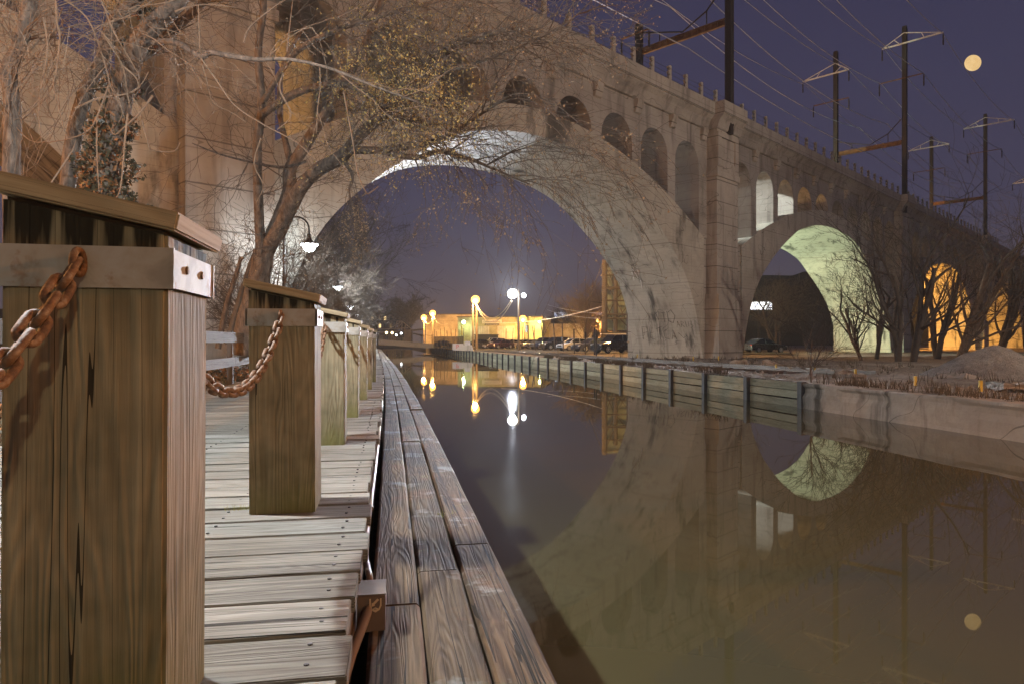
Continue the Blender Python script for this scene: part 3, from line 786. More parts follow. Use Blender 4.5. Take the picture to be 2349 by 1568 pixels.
cat_pole(41.0, 6.6, 36.3, 'pole with white triangular cross arms standing on the far side, left of the tallest one', [(33.6, -1.6, 3.9, 1), (30.2, -1.6, 2.6, 0)], M['pale_steel'])
cat_pole(84.0, -.92, 37.0, 'farther dark pole with an orange-lit cross arm on the right above the bare trees', [(35.2, -3.8, 2.9, 1), (31.0, -2.2, 2.4, 0)], M['pale_steel'])
cat_pole(84.0, 6.6, 35.0, 'small far pole with orange-lit cross arms left of the farther dark pole', [(33.2, -2.6, 3.4, 1), (29.4, -2, 2.6, 0)], M['pale_steel'])
cat_pole(126.0, -.92, 35.0, 'farthest thin pole at the right edge of the picture', [(33.2, -3.8, 2.9, 1)], M['pale_steel'])
def gantry(s, lab):
    r = thing('gantry_beam', lab, 'beam', B2W(s, 2.8, 23.6)); sv = Vector((.70711, .70711, 0)); tv = Vector((-.70711, .70711, 0))
    m = MB()
    for z, h in ((23.92, .08), (23.5, .08)): m.box(B2W(s, 2.8, z), (7.1, .24, h), X=tv, Y=sv)
    for k in range(14): m.box(B2W(s, -.6 + k * .53, 23.71), (.06, .18, .36), X=tv, Y=sv)
    m.box(B2W(s, 2.8, 23.71), (7.05, .04, .35), X=tv, Y=sv); m.build('box_beam', M['rustbeam'], r)
    m = MB(); m.tube([B2W(s, -.6, 26.4), B2W(s, .8, 25.0), B2W(s, 2.8, 24.1), B2W(s, 4.8, 24.7), B2W(s, 6.4, 25.2)], .06, 6)
    for t, z in ((.8, 25.0), (4.8, 24.7)): m.tube([B2W(s, t, 24.05), B2W(s, t, z)], .05, 5)
    m.build('tie_rod', M['dark_pole'], r); return r
gantry(-.75, 'rusty brown gantry beam between the two poles at the near pilaster')
gantry(41.1, 'rusty orange gantry beam between the two poles at the second pier')
gantry(84.0, 'small far rusty gantry beam above the bare trees')
WI = 0
for (t, z, sg) in ((-4.7, 35.0, .9), (1.2, 35.0, 1.0), (-2.9, 31.0, .9), (1.5, 31, 1.1), (5.0, 33.5, .9), (10.4, 33.3, 1.0), (.9, 26.2, 1.2), (3.9, 26.4, 1.2), (2.4, 22.8, .5)):
    m = MB()
    S = [-60, -.62, 41.1, 84, 126]
    for a, b in zip(S, S[1:]):
        n = 16; m.tube([B2W(a + (b - a) * k / n, t, z - 1.3 * sg * (1 - (2 * k / n - 1) ** 2)) for k in range(n + 1)], .035, 4, cap=False)
    o = m.build('overhead_wire', M['wire']); WI += 1
    tag(o, ['pale overhead wire nearest the viewer on the long upper arm ends', 'pale overhead wire from the inner ends of the near upper arms', 'thin wire on the outer ends of the near lower arms', 'thin wire on the inner ends of the near lower arms', 'pale overhead wire on the inner ends of the far-side upper arms', 'outermost pale wire behind the far-side poles', 'catenary wire over the near railway track', 'catenary wire over the far railway track', 'lowest contact wire just above the gantry beams'][WI - 1], 'wire', 'railway wires above the viaduct')

# moon
d = Vector(((2231 - CXP) / FPX, 1, (CYP - 146) / FPX)) * 3000
g = NG('moon_surface'); co = g.coord('Object', (.03, .03, .03)); f = g.noise(co, 1.2, 4)
g.col((.02, .02, .02)); g.l(g.ramp(f, [(.3, (.78, .50, .20)), (.7, (.92, .64, .30))]), g.b.inputs['Emission Color']); g.b.inputs['Emission Strength'].default_value = 1.0; M['moon'] = g.m
mo = thing('moon', 'full yellow moon hanging in the sky right of the railway poles', 'moon', d + Vector((0, 0, HC)))
bm = bmesh.new(); bmesh.ops.create_uvsphere(bm, u_segments=40, v_segments=24, radius=34.5); me = bpy.data.meshes.new('disc')
for f_ in bm.faces: f_.smooth = True
ax = Vector((d.x, 0, d.z)).normalized()
for v in bm.verts: v.co -= ax * v.co.dot(ax) * .20
bm.to_mesh(me); bm.free(); me.materials.append(M['moon']); o = bpy.data.objects.new('moon_globe', me); COL.objects.link(o); o.parent = mo

# ------------------------------------------------------------------ far bank: timber retaining wall, concrete wall, rails, rubble
rw = thing('timber_retaining_wall', 'greenish timber retaining wall with steel piles along the far side of the canal', 'retaining wall', (xb(30), 30, BANK))
bd_ = Vector((-.2, 1, 0)).normalized(); bn = Vector((-1, -.2, 0)).normalized()
M['wallboard'] = wood('wet_wall_board', (.56, .53, .40), (.38, .37, .25), (.14, .14, .07), moss=None, crack=.3, grain=30)
Y = 19.7; i = 0
M['wallboard2'] = M['wallboard']
while Y < 165:
    p = Vector((xb(Y), Y, 0)) + bn * .02
    m = MB(); m.box(p + bn * .09 + Vector((0, 0, -.80)), (.20, .16, .86 + rng.uniform(-.02, .02)), X=bd_, Y=bn, tint=.5); m.build('pile', M['pile'], rw)
    stp = 2.95; m = MB()
    for z, h in ((-.52, .235), (-.765, .235), (-1.02, .25)):
        q = p + bd_ * (stp / 2) + Vector((0, 0, z + rng.uniform(-.012, .012)))
        m.box(q, (stp - .02, .09, h - rng.uniform(.008, .03)), X=(bd_ + Vector((0, 0, rng.uniform(-.004, .004)))).normalized(), Y=bn, tint=rng.random())
    if i < 45: m.build('board_panel', M['wallboard'], rw)
    Y += stp * bd_.y; i += 1
# concrete wall with a chipped edge
m = MB(); n = 180; L0 = -9.0; vs = []
for k in range(n + 1):
    Y = L0 + (19.6 - L0) * k / n
    for j, z in enumerate((-1.7, -1.18, -1.05, -.93, -.80, -.66, -.54, -.47, -.42, -.40)):
        pr = .13 + .035 * mnoise.noise(Vector((Y * .9, z * 5, 1))) + .05 * max(0, mnoise.noise(Vector((Y * 1.7, z * 9, 4))) - .2) - (.02 if j > 8 else 0)
        if j in (5, 6) and mnoise.noise(Vector((Y * .55, 0, 9))) > .02: pr -= .055
        if j == 1: pr += .02
        vs.append(Vector((xb(Y), Y, z + (.035 * mnoise.noise(Vector((Y * 1.2, 3, 3))) if j > 6 else 0))) + bn * pr)
    vs.append(Vector((xb(Y), Y, -.40 + .03 * mnoise.noise(Vector((Y * 1.2, 3, 3))))) - bn * .45)
c_ = 11
m.add(vs, [(k * c_ + j, k * c_ + j + 1, (k + 1) * c_ + j + 1, (k + 1) * c_ + j) for k in range(n) for j in range(c_ - 1)] + [tuple(n * c_ + j for j in range(c_))])
o = m.build('concrete_canal_wall', M['conc_wall']); tag(o, 'cracked pale concrete canal wall with chipped top edge, nearest part of the far bank', 'wall')

M['rail_steel'] = plain('worn_rail_steel', (.50, .46, .42), .22, .9)
M['sleeper'] = plain('old_sleeper', (.07, .055, .045), .9)
tr = thing('railway_track', 'railway track curving along the far bank behind the retaining wall', 'railway track', (xb(60) + 3, 60, BANK))
def trk(Y): return 2.55 + max(0, (34 - Y)) * .12
for k in (0, 1.45):
    m = MB(); pts = [Vector((xb(Y) + trk(Y) + k, Y, BANK + .13)) for Y in [24, 28, 32, 36, 42, 50, 60, 75, 95, 120, 150, 200]]
    for a, b in zip(pts, pts[1:]):
        d = b - a; L = d.length; d.normalize(); sd = Vector((d.y, -d.x, 0))
        m.box((a + b) / 2, (L + .01, .07, .05), X=d, Y=sd); m.box((a + b) / 2 - Vector((0, 0, .07)), (L + .01, .03, .12), X=d, Y=sd)
    m.build('rail', M['rail_steel'], tr)
m = MB()
for i in range(150):
    Y = 26 + i * .75; m.box((xb(Y) + trk(Y) + .72, Y, BANK + .0), (2.3, .22, .12), X=(1, .2, 0), Y=(-.2, 1, 0), jit=.02, rng=rng)
m.build('sleepers', M['sleeper'], tr)['kind'] = 'stuff'

def lump(c, size, seed, mat, name, sub=3, flat=.6):
    bm = bmesh.new(); bmesh.ops.create_icosphere(bm, subdivisions=sub, radius=1)
    for v in bm.verts:
        q = v.co.copy(); k = 1 + .35 * mnoise.noise(q * 1.3 + Vector((seed, 0, 0))) + .12 * mnoise.noise(q * 4 + Vector((0, seed, 0)))
        v.co = Vector((q.x * size[0] * k, q.y * size[1] * k, max(q.z, -.25) * size[2] * k))
    me = bpy.data.meshes.new(name); bm.to_mesh(me); bm.free(); me.materials.append(mat)
    o = bpy.data.objects.new(name, me); COL.objects.link(o); o.location = c; ORG[o.name] = Vector(c); return o
# gravel pile
bm = bmesh.new(); bmesh.ops.create_grid(bm, x_segments=90, y_segments=90, size=2.6)
for v in bm.verts:
    r_ = math.hypot(v.co.x, v.co.y * 1.05); n1 = mnoise.noise(Vector((v.co.x, v.co.y, 0)) * 1.2) * .16
    v.co.z = max(0, 1.12 - max(0, (math.sqrt(r_ * r_ + .12) - .3)) * .56 + n1 * .6 + mnoise.noise(v.co * 5) * .035 + mnoise.noise(v.co * 14) * .02) - .03
me = bpy.data.meshes.new('gravel_pile'); bm.to_mesh(me); bm.free(); me.materials.append(M['gravel'])
o = bpy.data.objects.new('gravel_pile', me); COL.objects.link(o); o.location = (16.9, 24.0, BANK - .02)
tag(o, 'heap of pale gravel dumped on the far bank near the right edge', 'gravel pile')
M['yellow'] = plain('yellow_stake_paint', (.62, .44, .06), .7)
for k, (cx, cy_) in enumerate([(205, 1012), (293, 1012), (515, 1028), (655, 1025), (800, 1046), (973, 1082), (1185, 1099), (1413, 1116), (1745, 1165), (2107, 1196)]):
    p = on_ground((2400 + cx / 1.385) * .5735, (700 + cy_ / 1.385) * .5735, BANK)
    m = MB(); m.box(p + Vector((0, 0, .10)), (.07, .05, .30), X=Vector((1, rng.uniform(-.2, .2), rng.uniform(-.1, .1))).normalized())
    o = m.build('survey_stake', M['yellow'])
    tag(o, ['tiny yellow stake farthest left below the arch foot', 'tiny yellow stake second from the left below the arch foot', 'yellow stake in front of a pale rubble slab below the first arch', 'yellow stake below the near pier of the viaduct', 'yellow stake right of the near pier', 'larger yellow stake beside a dark dirt patch below the second arch', 'small yellow stake in the middle of the far bank below the second arch', 'yellow stake beside a grey slab below the lit arch foot', 'tilted bright yellow stake left of the gravel pile', 'pale yellow stake in front of the gravel pile'][k], 'stake', 'yellow survey stakes on the far bank')
slabs = [(330, 1000, 1.6, .3, 'pale concrete slab lying at the foot of the first arch'), (490, 1020, 1.0, .22, 'grey concrete chunk behind a yellow stake below the near pier'), (770, 1045, .9, .18, 'flat grey concrete slab right of the near pier'), (965, 1058, 1.1, .16, 'flat concrete slab below the second arch'), (1420, 1125, .5, .14, 'small grey slab next to a yellow stake'), (1960, 1140, 1.1, .14, 'bluish grey slab left of the gravel pile'), (2330, 1185, 1.2, .2, 'grey slab at the right edge in front of the gravel pile'), (1330, 1100, .8, .15, 'dark rubble heap in the middle of the far bank')]
for k, (cx, cy_, ln, h, lab) in enumerate(slabs):
    p = on_ground((2400 + cx / 1.385) * .5735, (700 + cy_ / 1.385) * .5735, BANK)
    bm = bmesh.new(); bmesh.ops.create_cube(bm, size=1)
    bmesh.ops.subdivide_edges(bm, edges=bm.edges, cuts=3, use_grid_fill=True)
    for v in bm.verts:
        q = v.co.copy(); v.co = Vector((q.x * ln, q.y * ln * .7, q.z * h)) + Vector((mnoise.noise(q * 2 + Vector((k, 0, 0))), mnoise.noise(q * 2 + Vector((0, k, 0))), mnoise.noise(q * 2 + Vector((0, 0, k))))) * .18
    me = bpy.data.meshes.new('rubble_slab'); bm.to_mesh(me); bm.free(); me.materials.append(M['conc_wall'])
    o = bpy.data.objects.new('rubble_slab', me); COL.objects.link(o); o.location = p + Vector((0, 0, h * .3)); o.rotation_euler = (rng.uniform(-.15, .15), rng.uniform(-.15, .15), rng.uniform(0, 3))
    tag(o, lab, 'rubble', 'rubble on the far bank')
for k, (cx, cy_, lab) in enumerate([(720, 990, 'dark mound of dirt and brush against the foot of the near pier'), (290, 985, 'dark mound of dirt at the foot of the first arch')]):
    p = on_ground((2400 + cx / 1.385) * .5735, (700 + cy_ / 1.385) * .5735, BANK)
    tag(lump(p, (2.2, 1.2, .45), k + 3, M['hill'], 'dirt_mound'), lab, 'dirt mound', 'dirt mounds at the viaduct')
# loose stones on the bank: too many to count
m = MB()
for k in range(1500):
    Y = 10 + rng.random() ** 1.5 * 40; d = .5 + rng.random() ** 1.6 * 14; p = Vector((xb(Y) + d, Y, BANK - .01)); r_ = rng.uniform(.015, .06)
    m.box(p, (r_ * 2, r_ * 1.6, r_ * 1.6), X=Vector((rng.uniform(-1, 1), rng.uniform(-1, 1), .2)).normalized(), Y=Vector((0, 0, 1)).cross(Vector((rng.uniform(-1, 1), 1, 0))).normalized(), jit=r_ * .5, rng=rng)
tag(m.build('loose_stones', M['gravel']), 'small stones scattered over the bare soil of the far bank', 'stones', kind='stuff')

# ------------------------------------------------------------------ cars
def car_paint(name, c, rough=.25):
    g = NG(name); g.col(c); g.b.inputs['Roughness'].default_value = rough; g.b.inputs['Coat Weight'].default_value = .6; g.b.inputs['Coat Roughness'].default_value = .08
    f = g.noise(g.coord('Object', (2, 2, 2)), 3, 3); g.l(g.ramp(f, [(.3, rough * .8), (.7, rough * 1.6)]), g.b.inputs['Roughness']); return g.m
M['tyre'] = plain('black_tyre', (.018, .018, .018), .85); M['rim'] = plain('alloy_rim', (.55, .55, .56), .35, .7); M['glass'] = plain('car_glass', (.012, .014, .018), .06); M['headl'] = plain('headlight_glass', (.62, .64, .68), .12); M['taill'] = plain('red_tail_light', (.35, .015, .012), .2); M['grille'] = plain('black_grille', (.012, .012, .012), .5)
def make_car(kind, paint, label):
    r = thing('parked_car', label, 'car', group='cars parked behind the far bank')
    if kind == 'suv':   L, Wd, hood, belt, roofz = 4.75, 1.9, 1.05, 1.08, 1.72; gl = [(-1.15, belt), (-.45, roofz - .03), (.4, roofz), (1.75, roofz - .06), (2.25, belt + .05)]
    elif kind == 'hatch': L, Wd, hood, belt, roofz = 4.3, 1.78, .93, .98, 1.5; gl = [(-1.15, belt), (-.3, roofz - .03), (.35, roofz), (1.35, roofz - .1), (1.95, belt + .05)]
    else:               L, Wd, hood, belt, roofz = 4.7, 1.82, .90, .95, 1.45; gl = [(-1.0, belt), (-.15, roofz - .03), (.5, roofz), (1.15, roofz - .06), (1.85, belt + .02)]
    h = L / 2
    side = [(-h + .02, .32), (-h, .55), (-h + .08, hood - .22), (-h + .35, hood - .1), (-1.15, hood), (gl[0][0], belt), (gl[-1][0], belt + .03), (h - .12, belt - .02 if kind != 'sedan' else belt), (h, .8), (h - .02, .34)]
    fz = .33; wr = .34 if kind != 'suv' else .37
    def arch(cx): return [(cx + wr * 1.18 * math.cos(a), max(fz, .33 + wr * 1.18 * math.sin(a) * .95)) for a in [math.pi * k / 8 for k in range(9)]]
    fx, rx = -h + .88, h - .95
    poly = side + [(p[0], p[1]) for p in arch(rx)] + [(p[0], p[1]) for p in arch(fx)]
    m = MB(); n = len(poly); lay = [(-Wd / 2 + .0, .0, .94), (-Wd / 2 + .10, .04, 1), (0, .05, 1), (Wd / 2 - .10, .04, 1), (Wd / 2, 0, .94)]
    vs = []
    for y, dz, sx in lay:
        for (x, z) in poly: vs.append((x * (1 if sx == 1 else .975), y, .33 + (z - .33) * (1 if sx == 1 else .955) + (dz * .4 if z > .7 else 0)))
    fs = [tuple(range(n)), tuple(range(5 * n - 1, 4 * n - 1, -1))]
    for a in range(4):
        for k in range(n): fs.append((a * n + k, a * n + (k + 1) % n, (a + 1) * n + (k + 1) % n, (a + 1) * n + k))
    m.add(vs, fs); body = m.build('body', paint, r)
    # cabin: roof in paint, glass around it
    m = MB(); k = len(gl); cw = Wd / 2 - .10; rwid = Wd / 2 - .28
    def yy(z): return cw + (rwid - cw) * (z - belt) / (roofz - belt)
    vs = [(x, -yy(z), z + .01) for x, z in gl] + [(x, yy(z), z + .01) for x, z in gl]
    fs = [tuple(range(k)), tuple(range(2 * k - 1, k - 1, -1))] + [(i, i + 1, k + i + 1, k + i) for i in range(k - 1)]
    m.add(vs, fs, None, .5); m.build('window', M['glass'], r)
    m = MB()
    for i in range(1, k - 2):
        (x0, z0), (x1, z1) = gl[i], gl[i + 1]; m.add([(x0 - .03, -yy(z0) - .012, z0 + .01), (x1, -yy(z1) - .012, z1 + .01), (x1, yy(z1) + .012, z1 + .01), (x0 - .03, yy(z0) + .012, z0 + .01), (x0, -yy(z0), z0 + .055), (x1, -yy(z1), z1 + .055), (x1, yy(z1), z1 + .055), (x0, yy(z0), z0 + .055)], [(0, 3, 2, 1), (4, 5, 6, 7), (0, 1, 5, 4), (2, 3, 7, 6), (1, 2, 6, 5), (3, 0, 4, 7)])
    for sg in (-1, 1):
        for (xa, za), (xb_, zb) in ((gl[0], gl[1]), (gl[-1], gl[-2]), ((.38, belt), (.42, roofz))):
            m.tube([(xa, sg * (yy(za) + .008), za), (xb_, sg * (yy(zb) + .008), zb + .02)], .045, 5)
    m.build('roof', paint, r)
    for x in (fx, rx):
        for sg in (-1, 1):
            m = MB(); m.lathe([(.0, -.1), (wr - .05, -.1), (wr, -.07), (wr, .07), (wr - .05, .1), (.0, .1)], (x, sg * (Wd / 2 - .10), wr), 24, axis=Vector((0, 1, 0)))
            wh = m.build('wheel', M['tyre'], r, smooth=False)
            m = MB()
            ax = Vector((0, sg, 0)); c0 = Vector((x, sg * (Wd / 2 + .001), wr))
            m.lathe([(wr * .62, -.02), (wr * .68, .008), (wr * .62, .012), (wr * .58, -.015)], c0, 24, axis=ax)
            for q in range(6):
                an = q * math.pi / 3; m.box(c0 + Vector((math.cos(an), 0, math.sin(an))) * wr * .33, (wr * .62, .02, .06), X=Vector((math.cos(an), 0, math.sin(an))), Y=(0, 1, 0), Z=Vector((-math.sin(an), 0, math.cos(an))))
            m.build('rim', M['rim'], wh)
    for sg in (-1, 1):
        m = MB(); m.box((-h + .17, sg * (Wd / 2 - .26), hood - .24), (.26, .42, .15), X=Vector((1, sg * .35, .1)).normalized(), Y=Vector((-sg * .35, 1, 0)).normalized()); m.build('headlight', M['headl'], r, bevel=.03)
        m = MB(); m.box((h - .08, sg * (Wd / 2 - .16), belt - .14), (.12, .24, .16)); m.build('tail_light', M['taill'], r)
        m = MB(); m.box((gl[0][0] + .25, sg * (Wd / 2 + .06), belt + .06), (.14, .18, .13)); m.build('mirror', paint, r, bevel=.02)
    m = MB(); m.box((-h + .0, 0, .62), (.06, .9, .17)); m.box((-h + .02, 0, .36), (.06, 1.3, .12)); m.build('grille', M['grille'], r)
    return r
P = {'black': car_paint('black_paint', (.012, .012, .014)), 'navy': car_paint('navy_paint', (.02, .024, .045)), 'silver': car_paint('silver_paint', (.42, .43, .45), .3), 'grey': car_paint('grey_paint', (.16, .16, .17)), 'gold': car_paint('champagne_paint', (.40, .34, .25)), 'red': car_paint('dark_red_paint', (.05, .012, .01)), 'blue': car_paint('blue_paint', (.05, .08, .16)), 'white': car_paint('white_car_paint', (.6, .6, .58))}
# the nose points at local -x; placed by the spot its front wheel stands on
CARS = [('suv', 'black', 1424, 813.5, 68, 28, 'black sport utility car nearest the foot of the first arch, front to the left'), ('sedan', 'navy', 1372, 809, 77, 28, 'dark navy sedan left of the black utility car'), ('hatch', 'silver', 1330, 806, 86, 28, 'silver hatchback in the middle of the parked row'),
        ('suv', 'black', 1290, 804, 95, 28, 'black utility car left of the silver hatchback'), ('suv', 'blue', 1262, 802.5, 105, 30, 'blue grey utility car behind the leaning fence post'), ('sedan', 'grey', 1236, 801.5, 113, 32, 'grey sedan left of the blue utility car'), ('sedan', 'navy', 1213, 800, 121, 36, 'dark sedan just right of the lamp pole'),
        ('hatch', 'gold', 1182, 799.5, 118, 40, 'champagne hatchback glowing in lamp light, hidden partly by the pole'), ('sedan', 'red', 1162, 799, 112, 46, 'dark red sedan left of the lamp pole'), ('suv', 'silver', 1146, 799, 118, 20, 'silver utility car in front of the first garage door'), ('hatch', 'black', 1108, 799, 117, 14, 'dark hatchback at the left end of the parked row')]
for kind, pc, x, y, Y, ang, lab in CARS:
    r = make_car(kind, P[pc], lab); p = at(x - 14, y, Y); r.location = (p.x, Y, BANK + .095); r.rotation_euler = (0, 0, R(ang)); 
r = make_car('sedan', P['black'], 'dark sedan seen side on under the second arch, right of the near pier'); p = at(1752, 812, 73); r.location = (p.x, 73, BANK + .02); r.rotation_euler = (0, 0, R(200))
r = make_car('sedan', P['black'], 'dark car parked beside the white brick side wall of the garage'); r.location = (-15.0, 152, BANK + .02); r.rotation_euler = (0, 0, R(160))

# leaning fence posts in front of the cars
fpz = [(890, 490, 612), (918, 497, 612), (955, 492, 614), (990, 487, 615), (1017, 478, 616), (1058, 490, 618), (1087, 485, 619), (1125, 480, 622), (1172, 474, 627), (1243, 467, 630), (1287, 462, 632), (1330, 460, 634), (1344, 458, 640), (1402, 455, 645), (1480, 440, 640), (1542, 440, 648), (1620, 483, 660), (1700, 505, 664), (1766, 475, 668), (1779, 490, 676)]
ln = [0, 0, 0, 0, 0, 0, 0, -3, -6, 0, 0, 0, 30, 22, 10, 10, 3, 0, 0, 0]
for k, (x, yt, yb) in enumerate(fpz):
    X_ = (1400 + x / 1.807) * .5735; yB = (1050 + yb / 1.807) * .5735; yT = (1050 + yt / 1.807) * .5735
    b = on_ground(X_, max(yB, 797.5), BANK); Y = b.y
    t = at(X_ - ln[k] / 1.807 * .5735, yT, Y)
    m = MB(); m.tube([b - Vector((0, 0, .2)), t], .07 if Y > 60 else .06, 6); o = m.build('fence_post', M['dark_pole'])
    tag(o, 'thin dark upright fence post in the row in front of the parked cars' if ln[k] == 0 else ['', 'thin dark post leaning slightly left in front of the right garage door', 'thin dark post leaning beside the lamp pole', '', '', '', '', '', ''][k - 6] if k < 9 else {12: 'most strongly leaning dark fence post in front of the parked cars', 13: 'dark fence post leaning left over the blue utility car', 14: 'tall slightly leaning fence post in front of the black utility car', 15: 'tall slightly leaning fence post in front of the silver hatchback', 16: 'short fence post in front of the navy sedan'}[k], 'post', 'old fence posts in front of the parked cars')

# ------------------------------------------------------------------ buildings on the far side
def wallbox(m, c0, X, L, dep, h, z0=BANK - .1, mi=0):
    X = Vector(X).normalized(); Yv = Vector((-X.y, X.x, 0)); c0 = Vector(c0)
    P4 = [c0, c0 + X * L, c0 + X * L + Yv * dep, c0 + Yv * dep]
    for a, b in zip(P4, P4[1:] + P4[:1]):
        l = (b - a).length
        m.add([a + Vector((0, 0, z0)), b + Vector((0, 0, z0)), b + Vector((0, 0, h)), a + Vector((0, 0, h))], [(0, 1, 2, 3)], [[(0, 0), (l, 0), (l, h - z0), (0, h - z0)]], .5, mi)
    m.add([p + Vector((0, 0, h)) for p in P4], [(0, 1, 2, 3)], None, .5, mi)
def slab(m, c0, X, a, b, z0, z1, out, th=.06, mi=0):   # plate on a facade, from a to b along it
    X = Vector(X).normalized(); N = Vector((X.y, -X.x, 0)); c0 = Vector(c0)
    p = c0 + X * ((a + b) / 2) + N * (out) + Vector((0, 0, (z0 + z1) / 2))
    m.box(p, (b - a, th, z1 - z0), X=X, Y=N, mi=mi)
GA = at(1050, 785, 131); GA.z = 0; GX = Vector((math.cos(R(-9)), math.sin(R(-9)), 0)); GN = Vector((GX.y, -GX.x, 0))
gb = thing('garage_building', 'low yellowish block garage with two roller doors and a long sign', 'building', GA)
m = MB(); wallbox(m, GA, GX, 16.3, 16, 5.45); m.build('wall', M['block'], gb)
m = MB(); YV = Vector((-GX.y, GX.x, 0)); slab(m, GA + YV * 16, -YV, .05, 15.95, BANK, 5.4, .02, .04); m.build('side_wall', M['whitebrick'], gb)
m = MB(); m.box(GA + GX * 8.15 + YV * 8 + Vector((0, 0, 5.53)), (16.7, 16.4, .14), X=GX, Y=YV); m.build('roof', M['roof'], gb)
for a, b in ((2.5, 6.1), (7.7, 11.0)):
    m = MB(); slab(m, GA, GX, a, b, BANK, 3.75, .03, .06); m.build('garage_door', M['rollup'], gb)
sg_ = MB(); slab(sg_, GA, GX, 4.75, 8.55, 4.25, 4.95, .09, .08)
so = sg_.build('sign', plain('cream_sign_board', (.80, .74, .62), .6), gb, bevel=.02)
text_mesh('lettering', 'California Detailing', .42, GA + GX * 6.65 + GN * .15 + Vector((0, 0, 4.46)), GX, (0, 0, 1), plain('brown_sign_paint', (.16, .10, .07), .7), so)
m = MB(); slab(m, GA, GX, 5.25, 8.05, 3.96, 4.22, .09, .06); s2 = m.build('sub_sign', plain('dark_sign_board', (.08, .075, .08), .6), gb)
text_mesh('lettering', 'Fine Cleaning of The Automobile', .17, GA + GX * 6.65 + GN * .13 + Vector((0, 0, 4.03)), GX, (0, 0, 1), plain('cream_lettering', (.85, .82, .75), .6), s2)
m = MB(); slab(m, GA, GX, 12.9, 13.7, 2.6, 3.9, .03, .06); m.build('window', M['window'], gb)
m = MB(); c = GA + GX * 16.5 + Vector((0, 0, 5.1)); m.lathe([(.0, .0), (.25, .06), (.42, .2), (.40, .22), (.2, .1), (0, .05)], c + Vector((.3, -.2, 0)), 14, axis=Vector((.8, -.4, .5)).normalized()); m.tube([c - Vector((.2, 0, .1)), c + Vector((.3, -.2, 0))], .04, 5); m.build('satellite_dish', M['steel'], gb)
c0 = at(976, 785, 172); c0.z = 0
b2 = thing('concrete_warehouse', 'taller stained concrete warehouse left of the garage', 'building', c0)
m = MB(); wallbox(m, c0, (1, -.02, 0), 12.6, 14, 7.6); m.build('wall', M['stucco'], b2)
m = MB(); m.box(c0 + Vector((6.3, 7, 7.68)), (13, 14.4, .16)); m.build('roof', M['roof'], b2)
c0 = at(1246, 785, 141); c0.z = 0
b3 = thing('low_annex', 'low pinkish block annex right of the garage', 'building', c0)
m = MB(); wallbox(m, c0, (1, -.03, 0), 10, 8, 4.5); m.build('wall', M['stucco'], b3)
m = MB(); m.box(c0 + Vector((5, 4, 4.56)), (10.3, 8.3, .12)); m.build('roof', M['roof'], b3)
# apartment block, hill town
c0 = at(846, 785, 350); c0.z = 0
ap = thing('apartment_building', 'dark brick four storey building with a few lit windows, far left of the warehouse', 'building', c0)
m = MB(); wallbox(m, c0, (1, .05, 0), 12.5, 12, 15); m.build('wall', M['brick'], ap)
m = MB(); m.box(c0 + Vector((6.2, 6, 15.3)), (13.3, 13, .5)); rfo = m.build('roof', M['roof'], ap)
m = MB(); m.box(c0 + Vector((9.5, 4, 16.2)), (3.2, 1.5, 1.3)); m.build('chimney', M['roof'], rfo)
for q, (a, z, k) in enumerate([(1.0, 11.6, 'dimwin'), (5.0, 11.8, 'dimwin'), (7.6, 11.8, 'litwin'), (10.6, 11.8, 'window'), (1.0, 8, 'window'), (5, 8, 'litwin'), (7.6, 8, 'window'), (10.6, 8, 'dimwin'), (5, 4.5, 'window'), (7.6, 4.5, 'window'), (10.6, 4.5, 'dimwin')]):
    m = MB(); slab(m, c0, (1, .05, 0), a, a + 1.1, z, z + 1.9, .03, .06); m.build('window', M[k], ap)
c0 = at(868, 785, 240); c0.z = 0
yb = thing('ochre_house', 'ochre rendered house behind the grey footbridge', 'building', c0)
m = MB(); wallbox(m, c0, (1, 0, 0), 9.5, 10, 4.6); m.build('wall', M['ochre'], yb)
m = MB(); slab(m, c0, (1, 0, 0), 2.2, 3.3, 1.2, 3.2, .03, .05); m.build('window', M['window'], yb)
m = MB(); m.box(c0 + Vector((4.7, 5, 4.7)), (10, 10.5, .2)); m.build('roof', M['roof'], yb)
c0 = at(926, 785, 215); c0.z = 0
st = thing('stone_abutment', 'rubble stone pier under the old truss bridge', 'pier', c0)
m = MB(); wallbox(m, c0, (1, 0, 0), 2.3, 3, 4.6); m.build('masonry', M['stone'], st)
# old pipe truss bridge
tb = thing('truss_bridge', 'old steel truss bridge with pipes crossing behind the footbridge', 'bridge', at(880, 760, 222))
m = MB(); Yq = 222
def tp(x, y): return at(x, y, Yq)
m.tube([tp(862, 766), tp(975, 756)], .32, 8); m.build('pipe', M['pipe'], tb, smooth=True)
m = MB()
for a, b in (((858, 757), (936, 753)), ((858, 762), (950, 759)), ((910, 738), (922, 738)), ((922, 738), (945, 757)), ((890, 757), (922, 738)), ((910, 738), (905, 758)), ((922, 738), (921, 758)), ((930, 745), (928, 757)), ((916, 738), (912, 757)), ((922, 740), (910, 757))): m.tube([tp(*a), tp(*b)], .16, 5)
m.build('truss', M['pipe'], tb)
m = MB(); m.tube([tp(940, 764), tp(973, 772)], .3, 6); m.build('strut', M['pipe'], tb)
